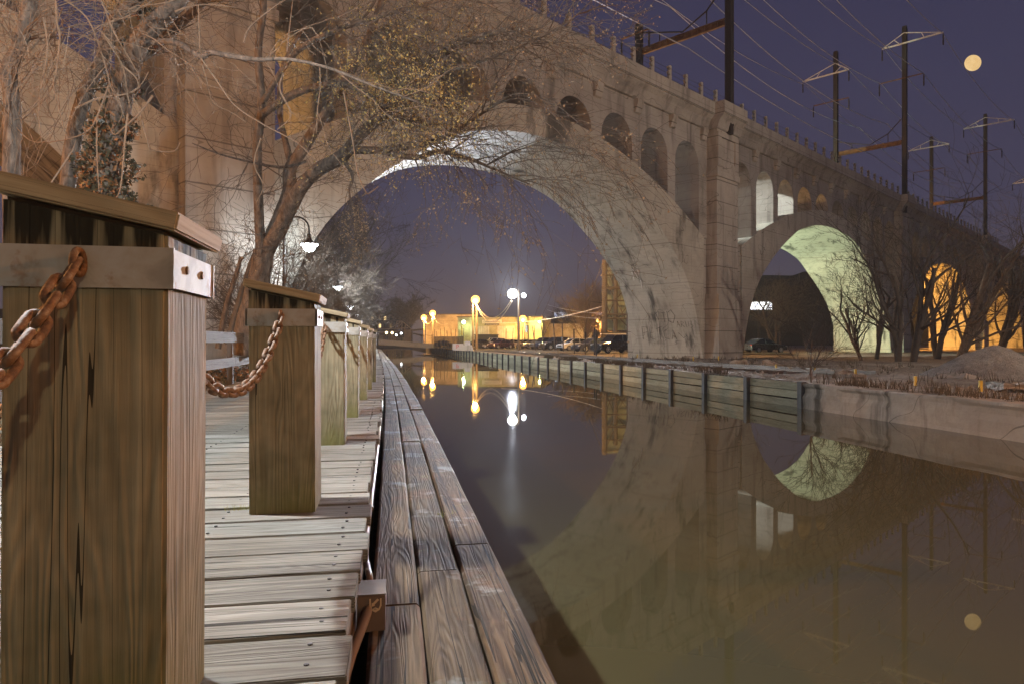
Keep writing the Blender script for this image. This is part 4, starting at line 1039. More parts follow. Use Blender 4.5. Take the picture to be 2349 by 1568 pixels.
# grey girder footbridge sloping down to the far bank
gL, gR = at(868, 779.5, 128), at(991, 789.5, 128)
fb = thing('girder_footbridge', 'grey steel box girder footbridge sloping across the canal in the distance', 'bridge', (gL + gR) / 2)
for k, dy in (('girder', 0), ('far_girder', 2.6)):
    m = MB(); d = gR - gL; L = d.length; d.normalize(); c = (gL + gR) / 2 + Vector((0, dy, -.42)); up = Vector((-d.z, 0, d.x))
    m.box(c, (L, .16, .82), X=d, Y=(0, 1, 0), Z=up); m.box(c + up * .42, (L, .34, .07), X=d, Y=(0, 1, 0), Z=up); m.box(c - up * .42, (L, .34, .07), X=d, Y=(0, 1, 0), Z=up)
    m.build(k, M['girder'], fb)
m = MB(); m.box((gL + gR) / 2 + Vector((0, 1.3, -.7)), ((gR - gL).length, 2.5, .1), X=(gR - gL).normalized()); m.build('walkway', M['girder'], fb)
m = MB()
for k in range(2): m.tube([at(966 + k * 24, 789 + k, 128), at(966 + k * 24, 768, 128)], .05, 5)
m.tube([at(960, 768, 128), at(992, 771, 128)], .04, 5); m.build('handrail', M['dark_pole'], fb)

# small yard things
M['signwhite'] = plain('white_sign_board', (.42, .38, .36), .6)
sp_ = at(1830.5 * .5735, 1387 * .5735, 92); sp_.z = BANK
ys_ = thing('yard_sign', 'small pinkish white board with red script standing by the tracks', 'sign', sp_)
m = MB(); m.box(sp_ + Vector((0, 0, .5)), (1.45, .04, .9)); yb_ = m.build('board', M['signwhite'], ys_)
text_mesh('lettering', 'P', .75, sp_ + Vector((-.05, -.026, .3)), (1, 0, 0), (0, 0, 1), plain('red_sign_paint', (.45, .03, .03), .6), yb_, .003)
jp = at(1866 * .5735, 1386 * .5735, 90); jp.z = BANK
jbz = thing('concrete_block', 'pale concrete barrier block beside the yard sign', 'concrete block', jp)
m = MB(); m.box(jp + Vector((0, 0, .38)), (1.8, .7, .8), taper=.75); m.build('block', M['conc_pier'], jbz, bevel=.04)
m = MB(); m.box(jp + Vector((.1, 0, 1.02)), (.75, .06, .5)); m.build('plate', M['signwhite'], jbz)
mp_ = at(1846 * .5735, 797, 105); mp_.z = BANK
mk = thing('marker_post', 'yellow marker post on a thin stake left of the lamp pole', 'post', mp_)
m = MB(); m.box(mp_ + Vector((0, 0, 3.0)), (.26, .06, 1.6), taper=.6); m.build('blade', M['yellow'], mk)
m = MB(); m.tube([mp_, mp_ + Vector((0, 0, 3.6))], .05, 6); m.build('stake', M['dark_pole'], mk)
for k, (x, lab) in enumerate(((1861, 'yellow bollard at the garage corner, left one'), (1874, 'yellow bollard at the garage corner, right one'))):
    b = at(x * .5735, 796, 121); b.z = BANK
    m = MB(); m.lathe([(.13, 0), (.13, 1.3), (.09, 1.4), (0, 1.43)], b, 10); tag(m.build('yellow_bollard', M['yellow']), lab, 'bollard', 'yellow bollards at the garage')
ch_ = at(1130, 797, 125); ch_.z = BANK
sd = thing('yard_shed', 'dark low shed in front of the left garage door', 'shed', at(1090, 797, 122).xy.to_3d() + Vector((0, 0, BANK)))
m = MB(); c0 = at(1088, 785, 122); c0.z = 0; wallbox(m, c0, (1, 0, 0), 4.2, 2, 2.0); m.build('wall', plain('dark_green_panel', (.06, .065, .055), .7), sd)
m = MB(); m.box(c0 + Vector((2.1, 1, 2.06)), (4.5, 2.3, .1)); m.build('roof', M['roof'], sd)
# chain link screen fence left of the garage
cf = thing('yard_fence', 'dark screened yard fence with posts in front of the warehouse and garage', 'fence', at(1010, 797, 112))
m = MB(); a, b = at(995, 790, 112), at(1062, 790, 108); a.z = BANK; b.z = BANK; d = b - a; L = d.length; d.normalize()
m.box((a + b) / 2 + Vector((0, 0, 1.05)), (L, .04, 2.0), X=d, Y=Vector((-d.y, d.x, 0)))
g = NG('dark_fence_mesh'); g.col((.03, .028, .025)); g.b.inputs['Roughness'].default_value = .9; g.b.inputs['Alpha'].default_value = .55; m.build('screen', g.m, cf)
for k in range(9):
    m = MB(); p = a.lerp(b, k / 8) + Vector((0, -.1, 0)); m.tube([p, p + Vector((rng.uniform(-.25, .25), 0, 3.0 + rng.uniform(-.3, .5)))], .05, 6); m.build('post', M['dark_pole'], cf)

# billboard structure seen from behind, left of the arch foot
BY = 84.0
def bp(x, y, dY=0): return at(x, y, BY) + Vector((0, dY, 0))
bb = thing('billboard_scaffold', 'tall steel lattice frame with a ladder holding a pale billboard, behind the arch foot', 'billboard', bp(1410, 807))
m = MB(); xa, xb2 = bp(1388, 0).x, bp(1475, 0).x; zt, zb = bp(0, 596).z, bp(0, 758).z
m.box(((xa + xb2) / 2, BY + 1.6, (zt + zb) / 2), (xb2 - xa, .12, zt - zb))
g = NG('pale_billboard_sheet'); g.col((.12, .155, .135)); g.b.inputs['Roughness'].default_value = .7; m.build('billboard_sheet', g.m, bb)
for k, x in enumerate((1384, 1388.5, 1412, 1440, 1466)):
    m = MB(); t = .26 if k in (1, 2, 4) else .12; m.tube([bp(x, 808, .2 if k != 1 else 0), bp(x, 598 if k != 2 else 620, .2)], t, 6); m.build('upright', M['dark_pole'], bb)
for y in (608, 632, 660, 664, 690, 722, 731, 764, 768): 
    m = MB(); m.tube([bp(1379, y), bp(1478, y + 1)], .10, 5); m.build('cross_tube', M['dark_pole'], bb)
m = MB()
for a, b in (((1388, 640), (1440, 740)), ((1388, 740), (1412, 690)), ((1412, 690), (1445, 650)), ((1412, 740), (1450, 690)), ((1388, 690), (1412, 750)), ((1412, 640), (1440, 610)), ((1390, 610), (1412, 660)), ((1392, 790), (1412, 765)), ((1412, 720), (1455, 765))): m.tube([bp(*a, .5), bp(*b, .5)], .085, 4)
m.build('diagonal_brace', M['dark_pole'], bb)
m = MB()
for x in (1380, 1384): m.tube([bp(x, 808, -.4), bp(x, 598, -.4)], .035, 4)
for k in range(44): m.tube([bp(1380, 800 - k * 4.6, -.4), bp(1384, 800 - k * 4.6, -.4)], .02, 4)
m.build('ladder', plain('lit_ladder', (.14, .10, .05), .6), bb)
m = MB(); m.box(((xa + xb2) / 2, BY + .3, bp(0, 767).z), (xb2 - xa + 1, 1.3, .12)); m.build('catwalk', M['steel'], bb)
m = MB()
for k in range(4): m.box(((xa + xb2) / 2, BY + 1.2, bp(0, 771 + k * 3.3).z), (xb2 - xa, .05, .1))
m.build('apron_slats', M['pipe'], bb)
m = MB(); m.tube([bp(1380, 610), bp(1348, 692), bp(1380, 696)], .05, 4); m.tube([bp(1348, 692), bp(1380, 640)], .03, 4); m.build('outrigger', M['dark_pole'], bb)

# lit roadside screens far away
def screen(x0, x1, y0, y1, Y, st, lab):
    a, b = at(x0, y1, Y), at(x1, y0, Y); r = thing('lit_billboard', lab, 'billboard', ((a + b) / 2), group='distant lit billboards')
    m = MB(); m.box(((a.x + b.x) / 2, Y, (a.z + b.z) / 2), (b.x - a.x, .3, b.z - a.z)); m.build('screen', M[st], r)
    m = MB(); m.box(((a.x + b.x) / 2, Y + .3, (a.z + b.z) / 2), (b.x - a.x + .6, .25, b.z - a.z + .6)); m.build('frame', M['dark_pole'], r)
    m = MB(); m.tube([((a.x + b.x) / 2, Y + .8, BANK), ((a.x + b.x) / 2, Y + .8, a.z + .4)], .35, 8); m.build('column', M['dark_pole'], r)
g = NG('led_screen_white'); f = g.noise(g.coord('Object', (.9, .9, .9)), 1.2, 4, .6); g.col((.02, .02, .02)); g.l(g.ramp(f, [(.36, (.25, .30, .6)), (.46, (1, 1, 1))]), g.b.inputs['Emission Color']); g.b.inputs['Emission Strength'].default_value = 2.6; g.m.cycles.emission_sampling = 'NONE'; M['scr_w'] = g.m
g = NG('led_screen_blue'); f = g.noise(g.coord('Object', (.5, .5, .9)), 1.6, 5, .7); g.col((.02, .02, .02)); g.l(g.ramp(f, [(.38, (.10, .14, .30)), (.6, (.75, .85, 1))]), g.b.inputs['Emission Color']); g.b.inputs['Emission Strength'].default_value = .9; g.m.cycles.emission_sampling = 'NONE'; M['scr_b'] = g.m
screen(1717, 1770, 694, 711, 150, 'scr_w', 'bright white lit billboard seen through the second arch')
screen(1271, 1302, 717, 730, 260, 'scr_b', 'pale blue lit billboard in front of the orange tree')
screen(1363, 1381, 709, 723, 250, 'scr_b', 'small bluish lit billboard beside the steel lattice frame')

# ------------------------------------------------------------------ lamps
def path_lamp(Y, lab, power, visible=True):
    b = left(Y, -4.0, -.2); u, nn = tang(Y), nrm(Y)
    r = thing('street_lamp', lab, 'street lamp', b, group='white gooseneck lamps along the boardwalk')
    m = MB(); m.lathe([(.11, 0), (.11, .5), (.085, .6), (.085, 2.2), (.06, 2.3), (.045, 4.55), (.045, 4.9)], b, 10); m.build('pole', M['black_steel'], r)
    m = MB(); c = b + Vector((0, 0, 4.9)); pts = [c + nn * (.42 - .42 * math.cos(a)) + Vector((0, 0, .42 * math.sin(a))) for a in [math.pi * k / 12 for k in range(13)]] + [c + nn * .84 + Vector((0, 0, -.18))]
    m.tube(pts, .032, 8); m.build('gooseneck', M['black_steel'], r, smooth=True)
    hd = c + nn * .84 + Vector((0, 0, -.5))
    m = MB(); m.lathe([(.05, .34), (.08, .30), (.06, .22), (.10, .14), (.16, .06), (.33, .0), (.33, -.025), (.0, -.02)], hd, 20); m.build('lamp_shade', M['black_steel'], r)
    m = MB(); m.lathe([(.31, -.03), (.29, -.06), (.22, -.12), (.19, -.20), (.12, -.27), (.0, -.29)], hd, 20); m.build('lamp_glass', M['em_white'], r, smooth=True)
    lamp('path_lamp_light', hd + Vector((0, 0, -.36)), power, COOL, .08, r)
path_lamp(3.1, 'white gooseneck lamp beside the boardwalk just outside the left of the picture', 2300)
path_lamp(23.7, 'largest visible white gooseneck lamp, above the second bollard', 600)
path_lamp(42.0, 'second visible white gooseneck lamp, in front of pale bare twigs', 5000)
path_lamp(65, 'third white gooseneck lamp, small, left of the dark apartment building', 6000)
path_lamp(86, 'fourth and smallest white gooseneck lamp low above the bollards', 3000)

def globe(m_, c, r_, mat, name, parent):
    m = MB(); m.lathe([(r_ * math.sin(a), -r_ * math.cos(a)) for a in [math.pi * (k + .02) / 10.04 for k in range(11)]], c, 16); return m.build(name, mat, parent, smooth=True)
def yard_lamp(x, y, Y, lab, mat, col, power, rad, pole=True, dx=0, poleY=None):
    p = at(x, y, Y); b = Vector((p.x + dx, Y + .3, BANK))
    r = thing('yard_lamp', lab, 'yard lamp', b if pole else p)
    if pole:
        m = MB(); m.tube([b, Vector((b.x, b.y, p.z + .5))], [.16, .11], 8); m.build('pole', M['pole_lit'], r)
        m = MB(); m.tube([Vector((b.x, b.y, p.z + .35)), Vector((b.x, b.y, p.z + .45)) + Vector((-dx * .5, -.3, .2)), p + Vector((0, 0, rad))], .05, 6); m.build('arm', M['pole_lit'], r)
    globe(None, p, rad, mat, 'globe', r)
    lamp('yard_light', p + Vector((0, -rad * 1.4, -rad * .8)), power, col, rad * .5, r)
M['pole_lit'] = plain('weathered_wood_pole', (.12, .09, .06), .8)
yard_lamp(1090, 689, 106, 'tallest orange sodium lamp on a pole in front of the garage', M['em_sodium'], SODIUM, 15000, .66, dx=-.4)
yard_lamp(1175, 675, 86, 'brilliant white flood lamp high above the parked cars', M['em_white'], COOL, 1300, .62, dx=.78)
lamp('flood_light', at(1175, 675, 86) + Vector((0, -.9, -.3)), 300000, (.80, .88, 1), .3, None, (tuple(B2W(-19.5, 2.5, 12.5)), 42))
yard_lamp(1199, 733, 126.3, 'orange sodium lamp in front of the right part of the garage', M['em_sodium'], SODIUM, 4800, .66, dx=.3)
yard_lamp(972, 730, 163, 'left one of the two orange sodium lamps before the warehouse', M['em_sodium'], SODIUM, 15000, .7)
yard_lamp(992, 720, 157, 'right, slightly higher one of the two orange sodium lamps before the warehouse', M['em_sodium'], SODIUM, 15000, .7)
yard_lamp(1201, 679, 88, 'small square white flood light right of the brilliant flood lamp', M['em_white'], COOL, 2500, .30, pole=False)
yard_lamp(1063, 740, 129.6, 'greenish white wall light at the left corner of the garage', M['em_green'], (.75, 1, .45), 350, .38, pole=False)
yard_lamp(1237, 739, 127.4, 'small greenish wall light at the right end of the garage', M['em_green'], (.85, 1, .30), 600, .25, pole=False)
yard_lamp(1371, 737, 132, 'orange lamp glowing through the bare orange tree', M['em_sodium'], SODIUM, 8000, .3, dx=.5)
for k, (x, y, mt, lab) in enumerate([(886, 738 + 26, 'em_warm', 'left small warm light under the old truss bridge'), (899, 764.5, 'em_warm', 'right small warm light under the old truss bridge'), (920, 765.5, 'em_white', 'small white light right of the warm ones under the old truss bridge'), (908.5, 769.5, 'em_white', 'tiny white light low under the old truss bridge')]):
    p = at(x, y, 205); r = thing('small_lamp', lab, 'lamp', p, group='small lights under the old truss bridge')
    globe(None, p, .38 if k < 2 else .28, M[mt], 'globe', r)
    m = MB(); m.tube([p + Vector((0, .5, .3)), Vector((p.x, p.y + .5, BANK))], .06, 5); m.build('pole', M['dark_pole'], r)
    if k < 2: lamp('small_light', p + Vector((0, -.7, 0)), 500, SODIUM, .2, r)
# the pole and cables of the yard
pl2 = thing('utility_pole', 'tan lit utility pole beside the tallest orange lamp', 'utility pole', at(1092, 797, 107))
b = Vector((at(1093, 0, 107).x, 107, BANK)); m = MB(); m.tube([b, b + Vector((0, 0, 6.6))], [.2, .16], 8); m.build('shaft', M['pole_lit'], pl2)
M['litwire'] = plain('tan_cable', (.75, .62, .45), .6)
def cable(name, a, b, sag, r_, lab, mat='litwire'):
    m = MB(); n = 20; m.tube([a.lerp(b, k / n) - Vector((0, 0, sag * 4 * (k / n) * (1 - k / n))) for k in range(n + 1)], r_, 4); tag(m.build(name, M[mat]), lab, 'cable')
cable('power_cable', at(1091, 698, 106), at(1172, 690, 86.5), 2.2, .06, 'upper of the two sagging bright cables between the orange and white lamps')
cable('power_cable', at(1091, 700, 106), at(1174, 692, 86.5), 2.65, .06, 'lower of the two sagging bright cables between the orange and white lamps')
cable('power_cable', at(1150, 742, 95), at(1380, 704, 84), .5, .035, 'twisted cable rising from behind the garage sign to the steel lattice frame')
cable('power_cable', at(973, 735, 163), at(991, 733, 157), 1.0, .05, 'short sagging cable between the two warehouse lamps')
cable('power_cable', at(993, 727, 157), at(1026, 743, 133), .9, .05, 'sagging cable from the warehouse lamp to the garage corner')
cable('power_cable', at(1255, 700, 150), at(1376, 720, 90), .3, .03, 'upper thin wire crossing in front of the orange tree', 'wire')
cable('power_cable', at(1255, 712, 150), at(1374, 732, 90), .3, .03, 'lower thin wire crossing in front of the orange tree', 'wire')
# street lamps out of the picture read from lit surfaces, and two added fills
def mast(loc, base_z, lab, col, power, mat, rad=.35, spot=None):
    r = thing('tall_street_lamp', lab, 'street lamp', (loc[0], loc[1], base_z))
    m = MB(); m.tube([Vector((loc[0], loc[1] + .6, base_z)), Vector((loc[0], loc[1] + .6, loc[2] + .3)), Vector(loc) + Vector((0, .1, rad * .9))], [.14, .1, .05], 8); m.build('pole', M['dark_pole'], r)
    globe(None, Vector(loc), rad * .5, mat, 'globe', r)
    lamp('street_light', Vector(loc) + (Vector((0, 0, -rad * .6)) if not spot else (Vector(spot[0]) - Vector(loc)).normalized() * rad * .8), power, col, rad * .7, r, spot)
mast((34, 21, 12.5), BANK, 'added pale fill lamp on the far bank beyond the right edge of the picture', (1, .80, .62), 15000, M['em_warm'])  # added fill light for the near face of the viaduct
mast((17, 1.5, 6.0), BANK, 'orange street lamp on the far bank close to the concrete canal wall', (1, .38, .09), 10000, M['em_sodium'])
mast((9, -16, 8.0), 0, 'added dim fill lamp behind the camera', (1, .82, .55), 4800, M['em_sodium'])  # added fill light for the fronts of the near bollards
mast((-15.5, 4.0, 7.5), .3, 'sodium street lamp beyond the left edge of the picture', (1, .42, .11), 11000, M['em_sodium'])
mast((-20.5, 30, 6.0), .6, 'sodium street lamp behind the left span of the viaduct', (1, .48, .12), 9000, M['em_sodium'])
lp_ = B2W(4.1, 17, 15.4); br = thing('unseen_flood_lamp', 'unseen white flood lamp on an added bracket arm at the back of the viaduct', 'flood lamp', B2W(3.5, 6.3, 16.8))  # bracket made up to carry an unseen flood that lights the spandrel openings
m = MB(); m.tube([B2W(3.5, 6.2, 16.9), B2W(3.5, 16.9, 16.5)], .12, 8); m.tube([B2W(3.5, 6.3, 15.9), B2W(3.5, 11.5, 16.65)], .07, 6); m.build('bracket', M['dark_pole'], br)
globe(None, lp_ + Vector((0, 0, .2)), .25, M['em_white'], 'globe', br); lamp('flood_light', lp_ + Vector((0, 0, -.15)), 52000, (.93, 1, .96), .2, br, (tuple(B2W(11, 2.5, 12.3)), 62))
p = B2W(10, 14, 2.6); mast((p.x, p.y, p.z), BANK, 'low greenish white flood lamp behind the second span', (.80, 1, .66), 42000, M['em_white'], spot=(tuple(B2W(29, 1, 9.5)), 68))
p = B2W(58, 9, 8.0); mast((p.x, p.y, p.z), BANK, 'sodium street lamp behind the third span', (1, .44, .07), 60000, M['em_sodium'], spot=(tuple(B2W(73, 1, 7)), 100))
p = B2W(96, 17, 7.0); mast((p.x, p.y, p.z), BANK, 'sodium street lamp behind the fourth span', (1, .44, .07), 60000, M['em_sodium'], spot=(tuple(B2W(113, 1, 6)), 100))
p = B2W(14.5, 18.5, 10.5); mast((p.x, p.y, p.z), BANK, 'sodium street lamp behind the second span', (1, .50, .14), 26000, M['em_sodium'])

# ------------------------------------------------------------------ hills and distant masses
def ridge(name, pts, depth, seed):
    m = MB(); n = len(pts); rows = 8; vs = []
    for j in range(rows + 1):
        for (x, Y, h) in pts:
            f = math.sin(math.pi * j / rows) ** .7 if 0 < j < rows else 0
            vs.append((x, Y + depth * j / rows, BANK - .2 + h * f * (1 + .25 * mnoise.noise(Vector((x * .06, j * .6, seed))))))
    m.add(vs, [(j * n + i, j * n + i + 1, (j + 1) * n + i + 1, (j + 1) * n + i) for j in range(rows) for i in range(n - 1)])
    tag(m.build(name, M['hill'], smooth=True), kind='structure')
ridge('hill', [(-200 + 8 * i, 240 + 3 * math.sin(i), 15 - 6 * max(0, (i - 12) / 7)) for i in range(19)], 60, 1)
ridge('hill', [(8 + 9 * i, 290 - i * 6, 9 + min(1, i / 6) * 17) for i in range(34)], 70, 2)

# ------------------------------------------------------------------ trees
class Opt: pass
def opts(**k):
    o = Opt(); o.mx = 3; o.n = (6, 5, 5, 4, 3); o.ratio = (.62, .6, .55, .5); o.jit = .16; o.droop = 0; o.up = 0; o.buds = None; o.budsize = .02; o.budn = 2; o.cone = (25, 60); o.rr = .55; o.rmin = .004
    for a, b in k.items(): setattr(o, a, b)
    return o
def rnd_dir(d, rg, lo, hi):
    a = d.orthogonal().normalized(); b = d.cross(a); th = rg.uniform(0, 6.283); an = R(rg.uniform(lo, hi))
    return (d * math.cos(an) + (a * math.cos(th) + b * math.sin(th)) * math.sin(an)).normalized()
def bud(m, p, s, rg):
    q = [Vector((rg.uniform(-1, 1), rg.uniform(-1, 1), rg.uniform(-1, 1))) * s for _ in range(4)]
    m.add([p + e for e in q], [(0, 1, 2), (0, 2, 3), (0, 3, 1), (1, 3, 2)], None, rg.random())
def grow(m, p, d, L, r, lvl, rg, o):
    seg = (7, 6, 5, 4, 3, 3)[lvl]; pts = [p.copy()]; q = p.copy(); d = d.copy(); dirs = [d.copy()]
    for k in range(seg):
        d = d + Vector((rg.uniform(-1, 1), rg.uniform(-1, 1), rg.uniform(-1, 1))) * o.jit + Vector((0, 0, o.up * (.5 if lvl < 2 else 1) - o.droop * (lvl >= 1) * (.4 + k / seg)))
        d.normalize(); q = q + d * (L / seg); pts.append(q.copy()); dirs.append(d.copy())
    r1 = max(o.rmin, r * .35)
    m.tube(pts, [r + (r1 - r) * k / seg for k in range(seg + 1)], (8, 6, 4, 3, 3, 3)[lvl], cap=lvl < 2)
    if lvl < o.mx:
        for k in range(o.n[lvl]):
            t = rg.uniform(.25, 1.0) if k else 1.0
            i = min(seg, max(1, int(t * seg + .5))); rr = max(o.rmin, (r + (r1 - r) * i / seg) * o.rr)
            grow(m, pts[i], rnd_dir(dirs[i], rg, *o.cone), L * o.ratio[min(lvl, 3)] * rg.uniform(.7, 1.2), rr, lvl + 1, rg, o)
    if o.buds is not None and lvl >= o.mx - 1:
        for k in range(o.budn): bud(o.buds, pts[rg.randint(1, seg)] + Vector((rg.uniform(-1, 1), rg.uniform(-1, 1), rg.uniform(-1, 1))) * .02, o.budsize * rg.uniform(.6, 1.2), rg)
def limb(m, path, r0, r1, sides=8, sm=True):
    pts = []
    for i in range(len(path) - 1):
        p0 = path[max(i - 1, 0)]; p1 = path[i]; p2 = path[i + 1]; p3 = path[min(i + 2, len(path) - 1)]
        for k in range(5):
            t = k / 5; pts.append(.5 * (2 * p1 + (p2 - p0) * t + (2 * p0 - 5 * p1 + 4 * p2 - p3) * t * t + (3 * p1 - p0 - 3 * p2 + p3) * t ** 3))
    pts.append(path[-1]); n = len(pts)
    m.tube(pts, [(r0 + (r1 - r0) * i / (n - 1)) * (1 + .10 * mnoise.noise(pts[i] * 3)) for i in range(n)], sides); return pts
def sprout(m, pts, n, L, r, rg, o, lvl=1, t0=.2, bias=Vector((0, 0, 0))):
    for k in range(n):
        i = int((t0 + (1 - t0) * rg.random()) * (len(pts) - 2)) + 1
        d = (pts[i] - pts[i - 1]).normalized(); dd = (rnd_dir(d, rg, *o.cone) + bias).normalized()
        grow(m, pts[i], dd, L * rg.uniform(.6, 1.25), r * rg.uniform(.6, 1.2), lvl, rg, o)
def A_(*l): return [at(x, y, Y) for x, y, Y in l]

# budding tree behind the rail fence, its limbs reaching out over the canal
rg = random.Random(11)
tbud = thing('budding_tree', 'leaning tree with yellow buds whose limbs reach over the canal before the viaduct', 'tree', at(578, 800, 14))
m = MB(); lb = {}
limb(m, A_((556, 815, 14), (572, 730, 14), (588, 670, 14), (600, 610, 14), (604, 575, 14)), .27, .20, 10)
lb[1] = limb(m, A_((596, 690, 14), (598, 600, 13.9), (593, 480, 13.8), (590, 340, 13.7), (600, 240, 13.6), (592, 120, 13.4), (604, 10, 13.2), (590, -120, 13)), .115, .06)
lb[2] = limb(m, A_((604, 590, 14), (640, 510, 14.1), (664, 440, 14.2), (664, 392, 14.2), (690, 350, 14.1), (736, 276, 13.8), (778, 205, 13.4), (835, 110, 13), (880, -10, 12.6)), .19, .06)
lb[3] = limb(m, A_((606, 580, 14), (640, 530, 13.8), (680, 448, 13.4), (724, 395, 13), (782, 362, 12.6), (818, 320, 12.2), (866, 274, 11.8), (900, 246, 11.5), (968, 182, 11), (1036, 108, 10.6), (1176, 66, 10.3)), .18, .035)
lb[4] = limb(m, A_((800, 345, 12.4), (882, 345, 12), (974, 330, 11.6), (1010, 322, 11.4), (1066, 288, 11.2), (1158, 226, 11)), .075, .02, 6)
lb[5] = limb(m, A_((860, 345, 12.1), (950, 363, 11.7), (1010, 350, 11.4), (1090, 372, 11.2), (1214, 424, 11)), .06, .012, 6)
lb[6] = limb(m, A_((596, 268, 13.6), (664, 222, 13.2), (740, 196, 12.6), (790, 196, 12.2), (846, 222, 11.7), (884, 262, 11.3), (906, 298, 11)), .085, .02, 6)
lb[7] = limb(m, A_((672, 395, 14.2), (655, 330, 14.4), (640, 250, 14.6), (650, 150, 14.8), (700, 60, 15)), .09, .03, 6)
lb[8] = limb(m, A_((782, 362, 12.6), (808, 405, 12.3), (800, 440, 12.2), (812, 480, 12)), .04, .01, 5)
lb[9] = limb(m, A_((700, 372, 13.2), (640, 385, 12.6), (520, 360, 11.6), (440, 330, 11)), .035, .008, 5)
lb[10] = limb(m, A_((600, 240, 13.6), (680, 120, 12.8), (800, 60, 12), (940, 20, 11.4), (1100, -20, 11)), .07, .02, 6)
lb[11] = limb(m, A_((968, 182, 11), (1080, 150, 10.6), (1190, 110, 10.4), (1290, 60, 10.2), (1340, 20, 10.2)), .03, .008, 5)
m.build('trunk', M['bark'], tbud, smooth=True)
tw = MB(); bu = MB(); bu2 = MB()
o1 = opts(mx=3, n=(5, 5, 5, 4), ratio=(.6, .62, .6, .5), jit=.2, droop=.03, buds=bu2, budsize=.017, budn=2, cone=(20, 60), rmin=.0032)
o2 = opts(mx=3, n=(5, 6, 6, 4), ratio=(.6, .62, .6, .5), jit=.2, droop=.05, buds=bu, budsize=.019, budn=3, cone=(20, 65), rmin=.003)
o3 = opts(mx=3, n=(5, 5, 5, 4), ratio=(.6, .7, .65, .5), jit=.16, droop=.16, buds=bu2, budsize=.021, budn=3, cone=(15, 55), rmin=.003)
o0 = opts(mx=3, n=(4, 4, 4, 3), ratio=(.6, .62, .6, .5), jit=.22, droop=.02, cone=(25, 65), rmin=.0032)
sprout(tw, lb[3][18:], 20, 1.2, .014, rg, o1); sprout(tw, lb[4], 16, 1.3, .012, rg, o1); sprout(tw, lb[5], 12, 1.1, .012, rg, o3)
sprout(tw, lb[4][4:], 6, 1.5, .011, rg, o3); sprout(tw, lb[5][4:], 6, 1.7, .010, rg, o3, t0=.6)
sprout(tw, lb[11], 16, 1.0, .010, rg, o1); sprout(tw, lb[10], 22, 1.4, .014, rg, o1)
sprout(tw, lb[6], 14, 1.2, .012, rg, o2, t0=.4); sprout(tw, lb[3][24:42], 12, 1.2, .012, rg, o2)
for (x, y, Y, n) in ((820, 150, 10.2, 5), (900, 90, 10.2, 6), (950, 180, 9.8, 7), (1010, 250, 9.7, 6), (870, 230, 10.4, 4), (960, 300, 9.8, 5), (1000, 120, 10, 4)):
    for k in range(n): grow(tw, at(x - 60, y - 30, Y + .4), (at(x + 60, y + 25, Y - .1) - at(x - 60, y - 30, Y + .4)).normalized() + Vector((rg.uniform(-.5, .5), rg.uniform(-.4, .4), rg.uniform(-.6, .6))), .8, .007, 1, rg, o2)
sprout(tw, lb[2], 9, 1.4, .012, rg, o0); sprout(tw, lb[7], 7, 1.4, .012, rg, o0); sprout(tw, lb[1], 10, 1.4, .012, rg, o0, t0=.3); sprout(tw, lb[8], 6, .8, .008, rg, o3); sprout(tw, lb[9], 10, 1.0, .008, rg, o0)
for (x, y, Y, n, L) in ((640, 560, 13.6, 6, 1.0), (700, 500, 13.4, 5, 1.1), (640, 600, 13.8, 6, .9), (690, 440, 13, 4, .9)):
    for k in range(n): grow(tw, at(x, y, Y), Vector((rg.uniform(-1, 1), rg.uniform(-.6, .6), rg.uniform(-.6, .5))).normalized(), L, .006, 1, rg, o1 if k % 2 else o0)
c = tw.build('twigs', M['twig'], tbud); bu.build('yellow_buds', M['bud'], tbud); bu2.build('small_buds', M['bud2'], tbud)

# ivy-clad tree and its hanging vines at the far left
rg = random.Random(21)
tiv = thing('ivy_tree', 'ivy covered tree with tangled hanging vines at the left behind the nearest bollard', 'tree', at(245, 800, 10.5))
m = MB()
a1 = limb(m, A_((250, 900, 10.5), (247, 640, 10.5), (245, 430, 10.5), (262, 300, 10.5), (285, 200, 10.4), (316, 103, 10.2), (361, 52, 10), (410, 0, 9.8), (470, -100, 9.6)), .22, .11, 10)
a2 = limb(m, A_((150, 470, 10.9), (158, 400, 10.9), (172, 306, 10.8), (202, 200, 10.6), (236, 136, 10.4), (258, 56, 10.2), (304, 8, 10), (360, -70, 9.8)), .13, .09, 8)
a4 = limb(m, A_((316, 103, 10.2), (350, 98, 9.8), (403, 99, 9.4), (458, 131, 9), (485, 122, 8.8), (540, 132, 8.6), (595, 138, 8.5), (660, 137, 8.4), (752, 157, 8.3), (850, 196, 8.3), (960, 236, 8.4)), .05, .010, 7)
a5 = limb(m, A_((258, 200, 10.4), (300, 150, 10.6), (350, 110, 10.8), (430, 40, 11), (500, -30, 11.2)), .10, .06, 7)
m.build('trunk', M['bark'], tiv, smooth=True)
tw = MB()
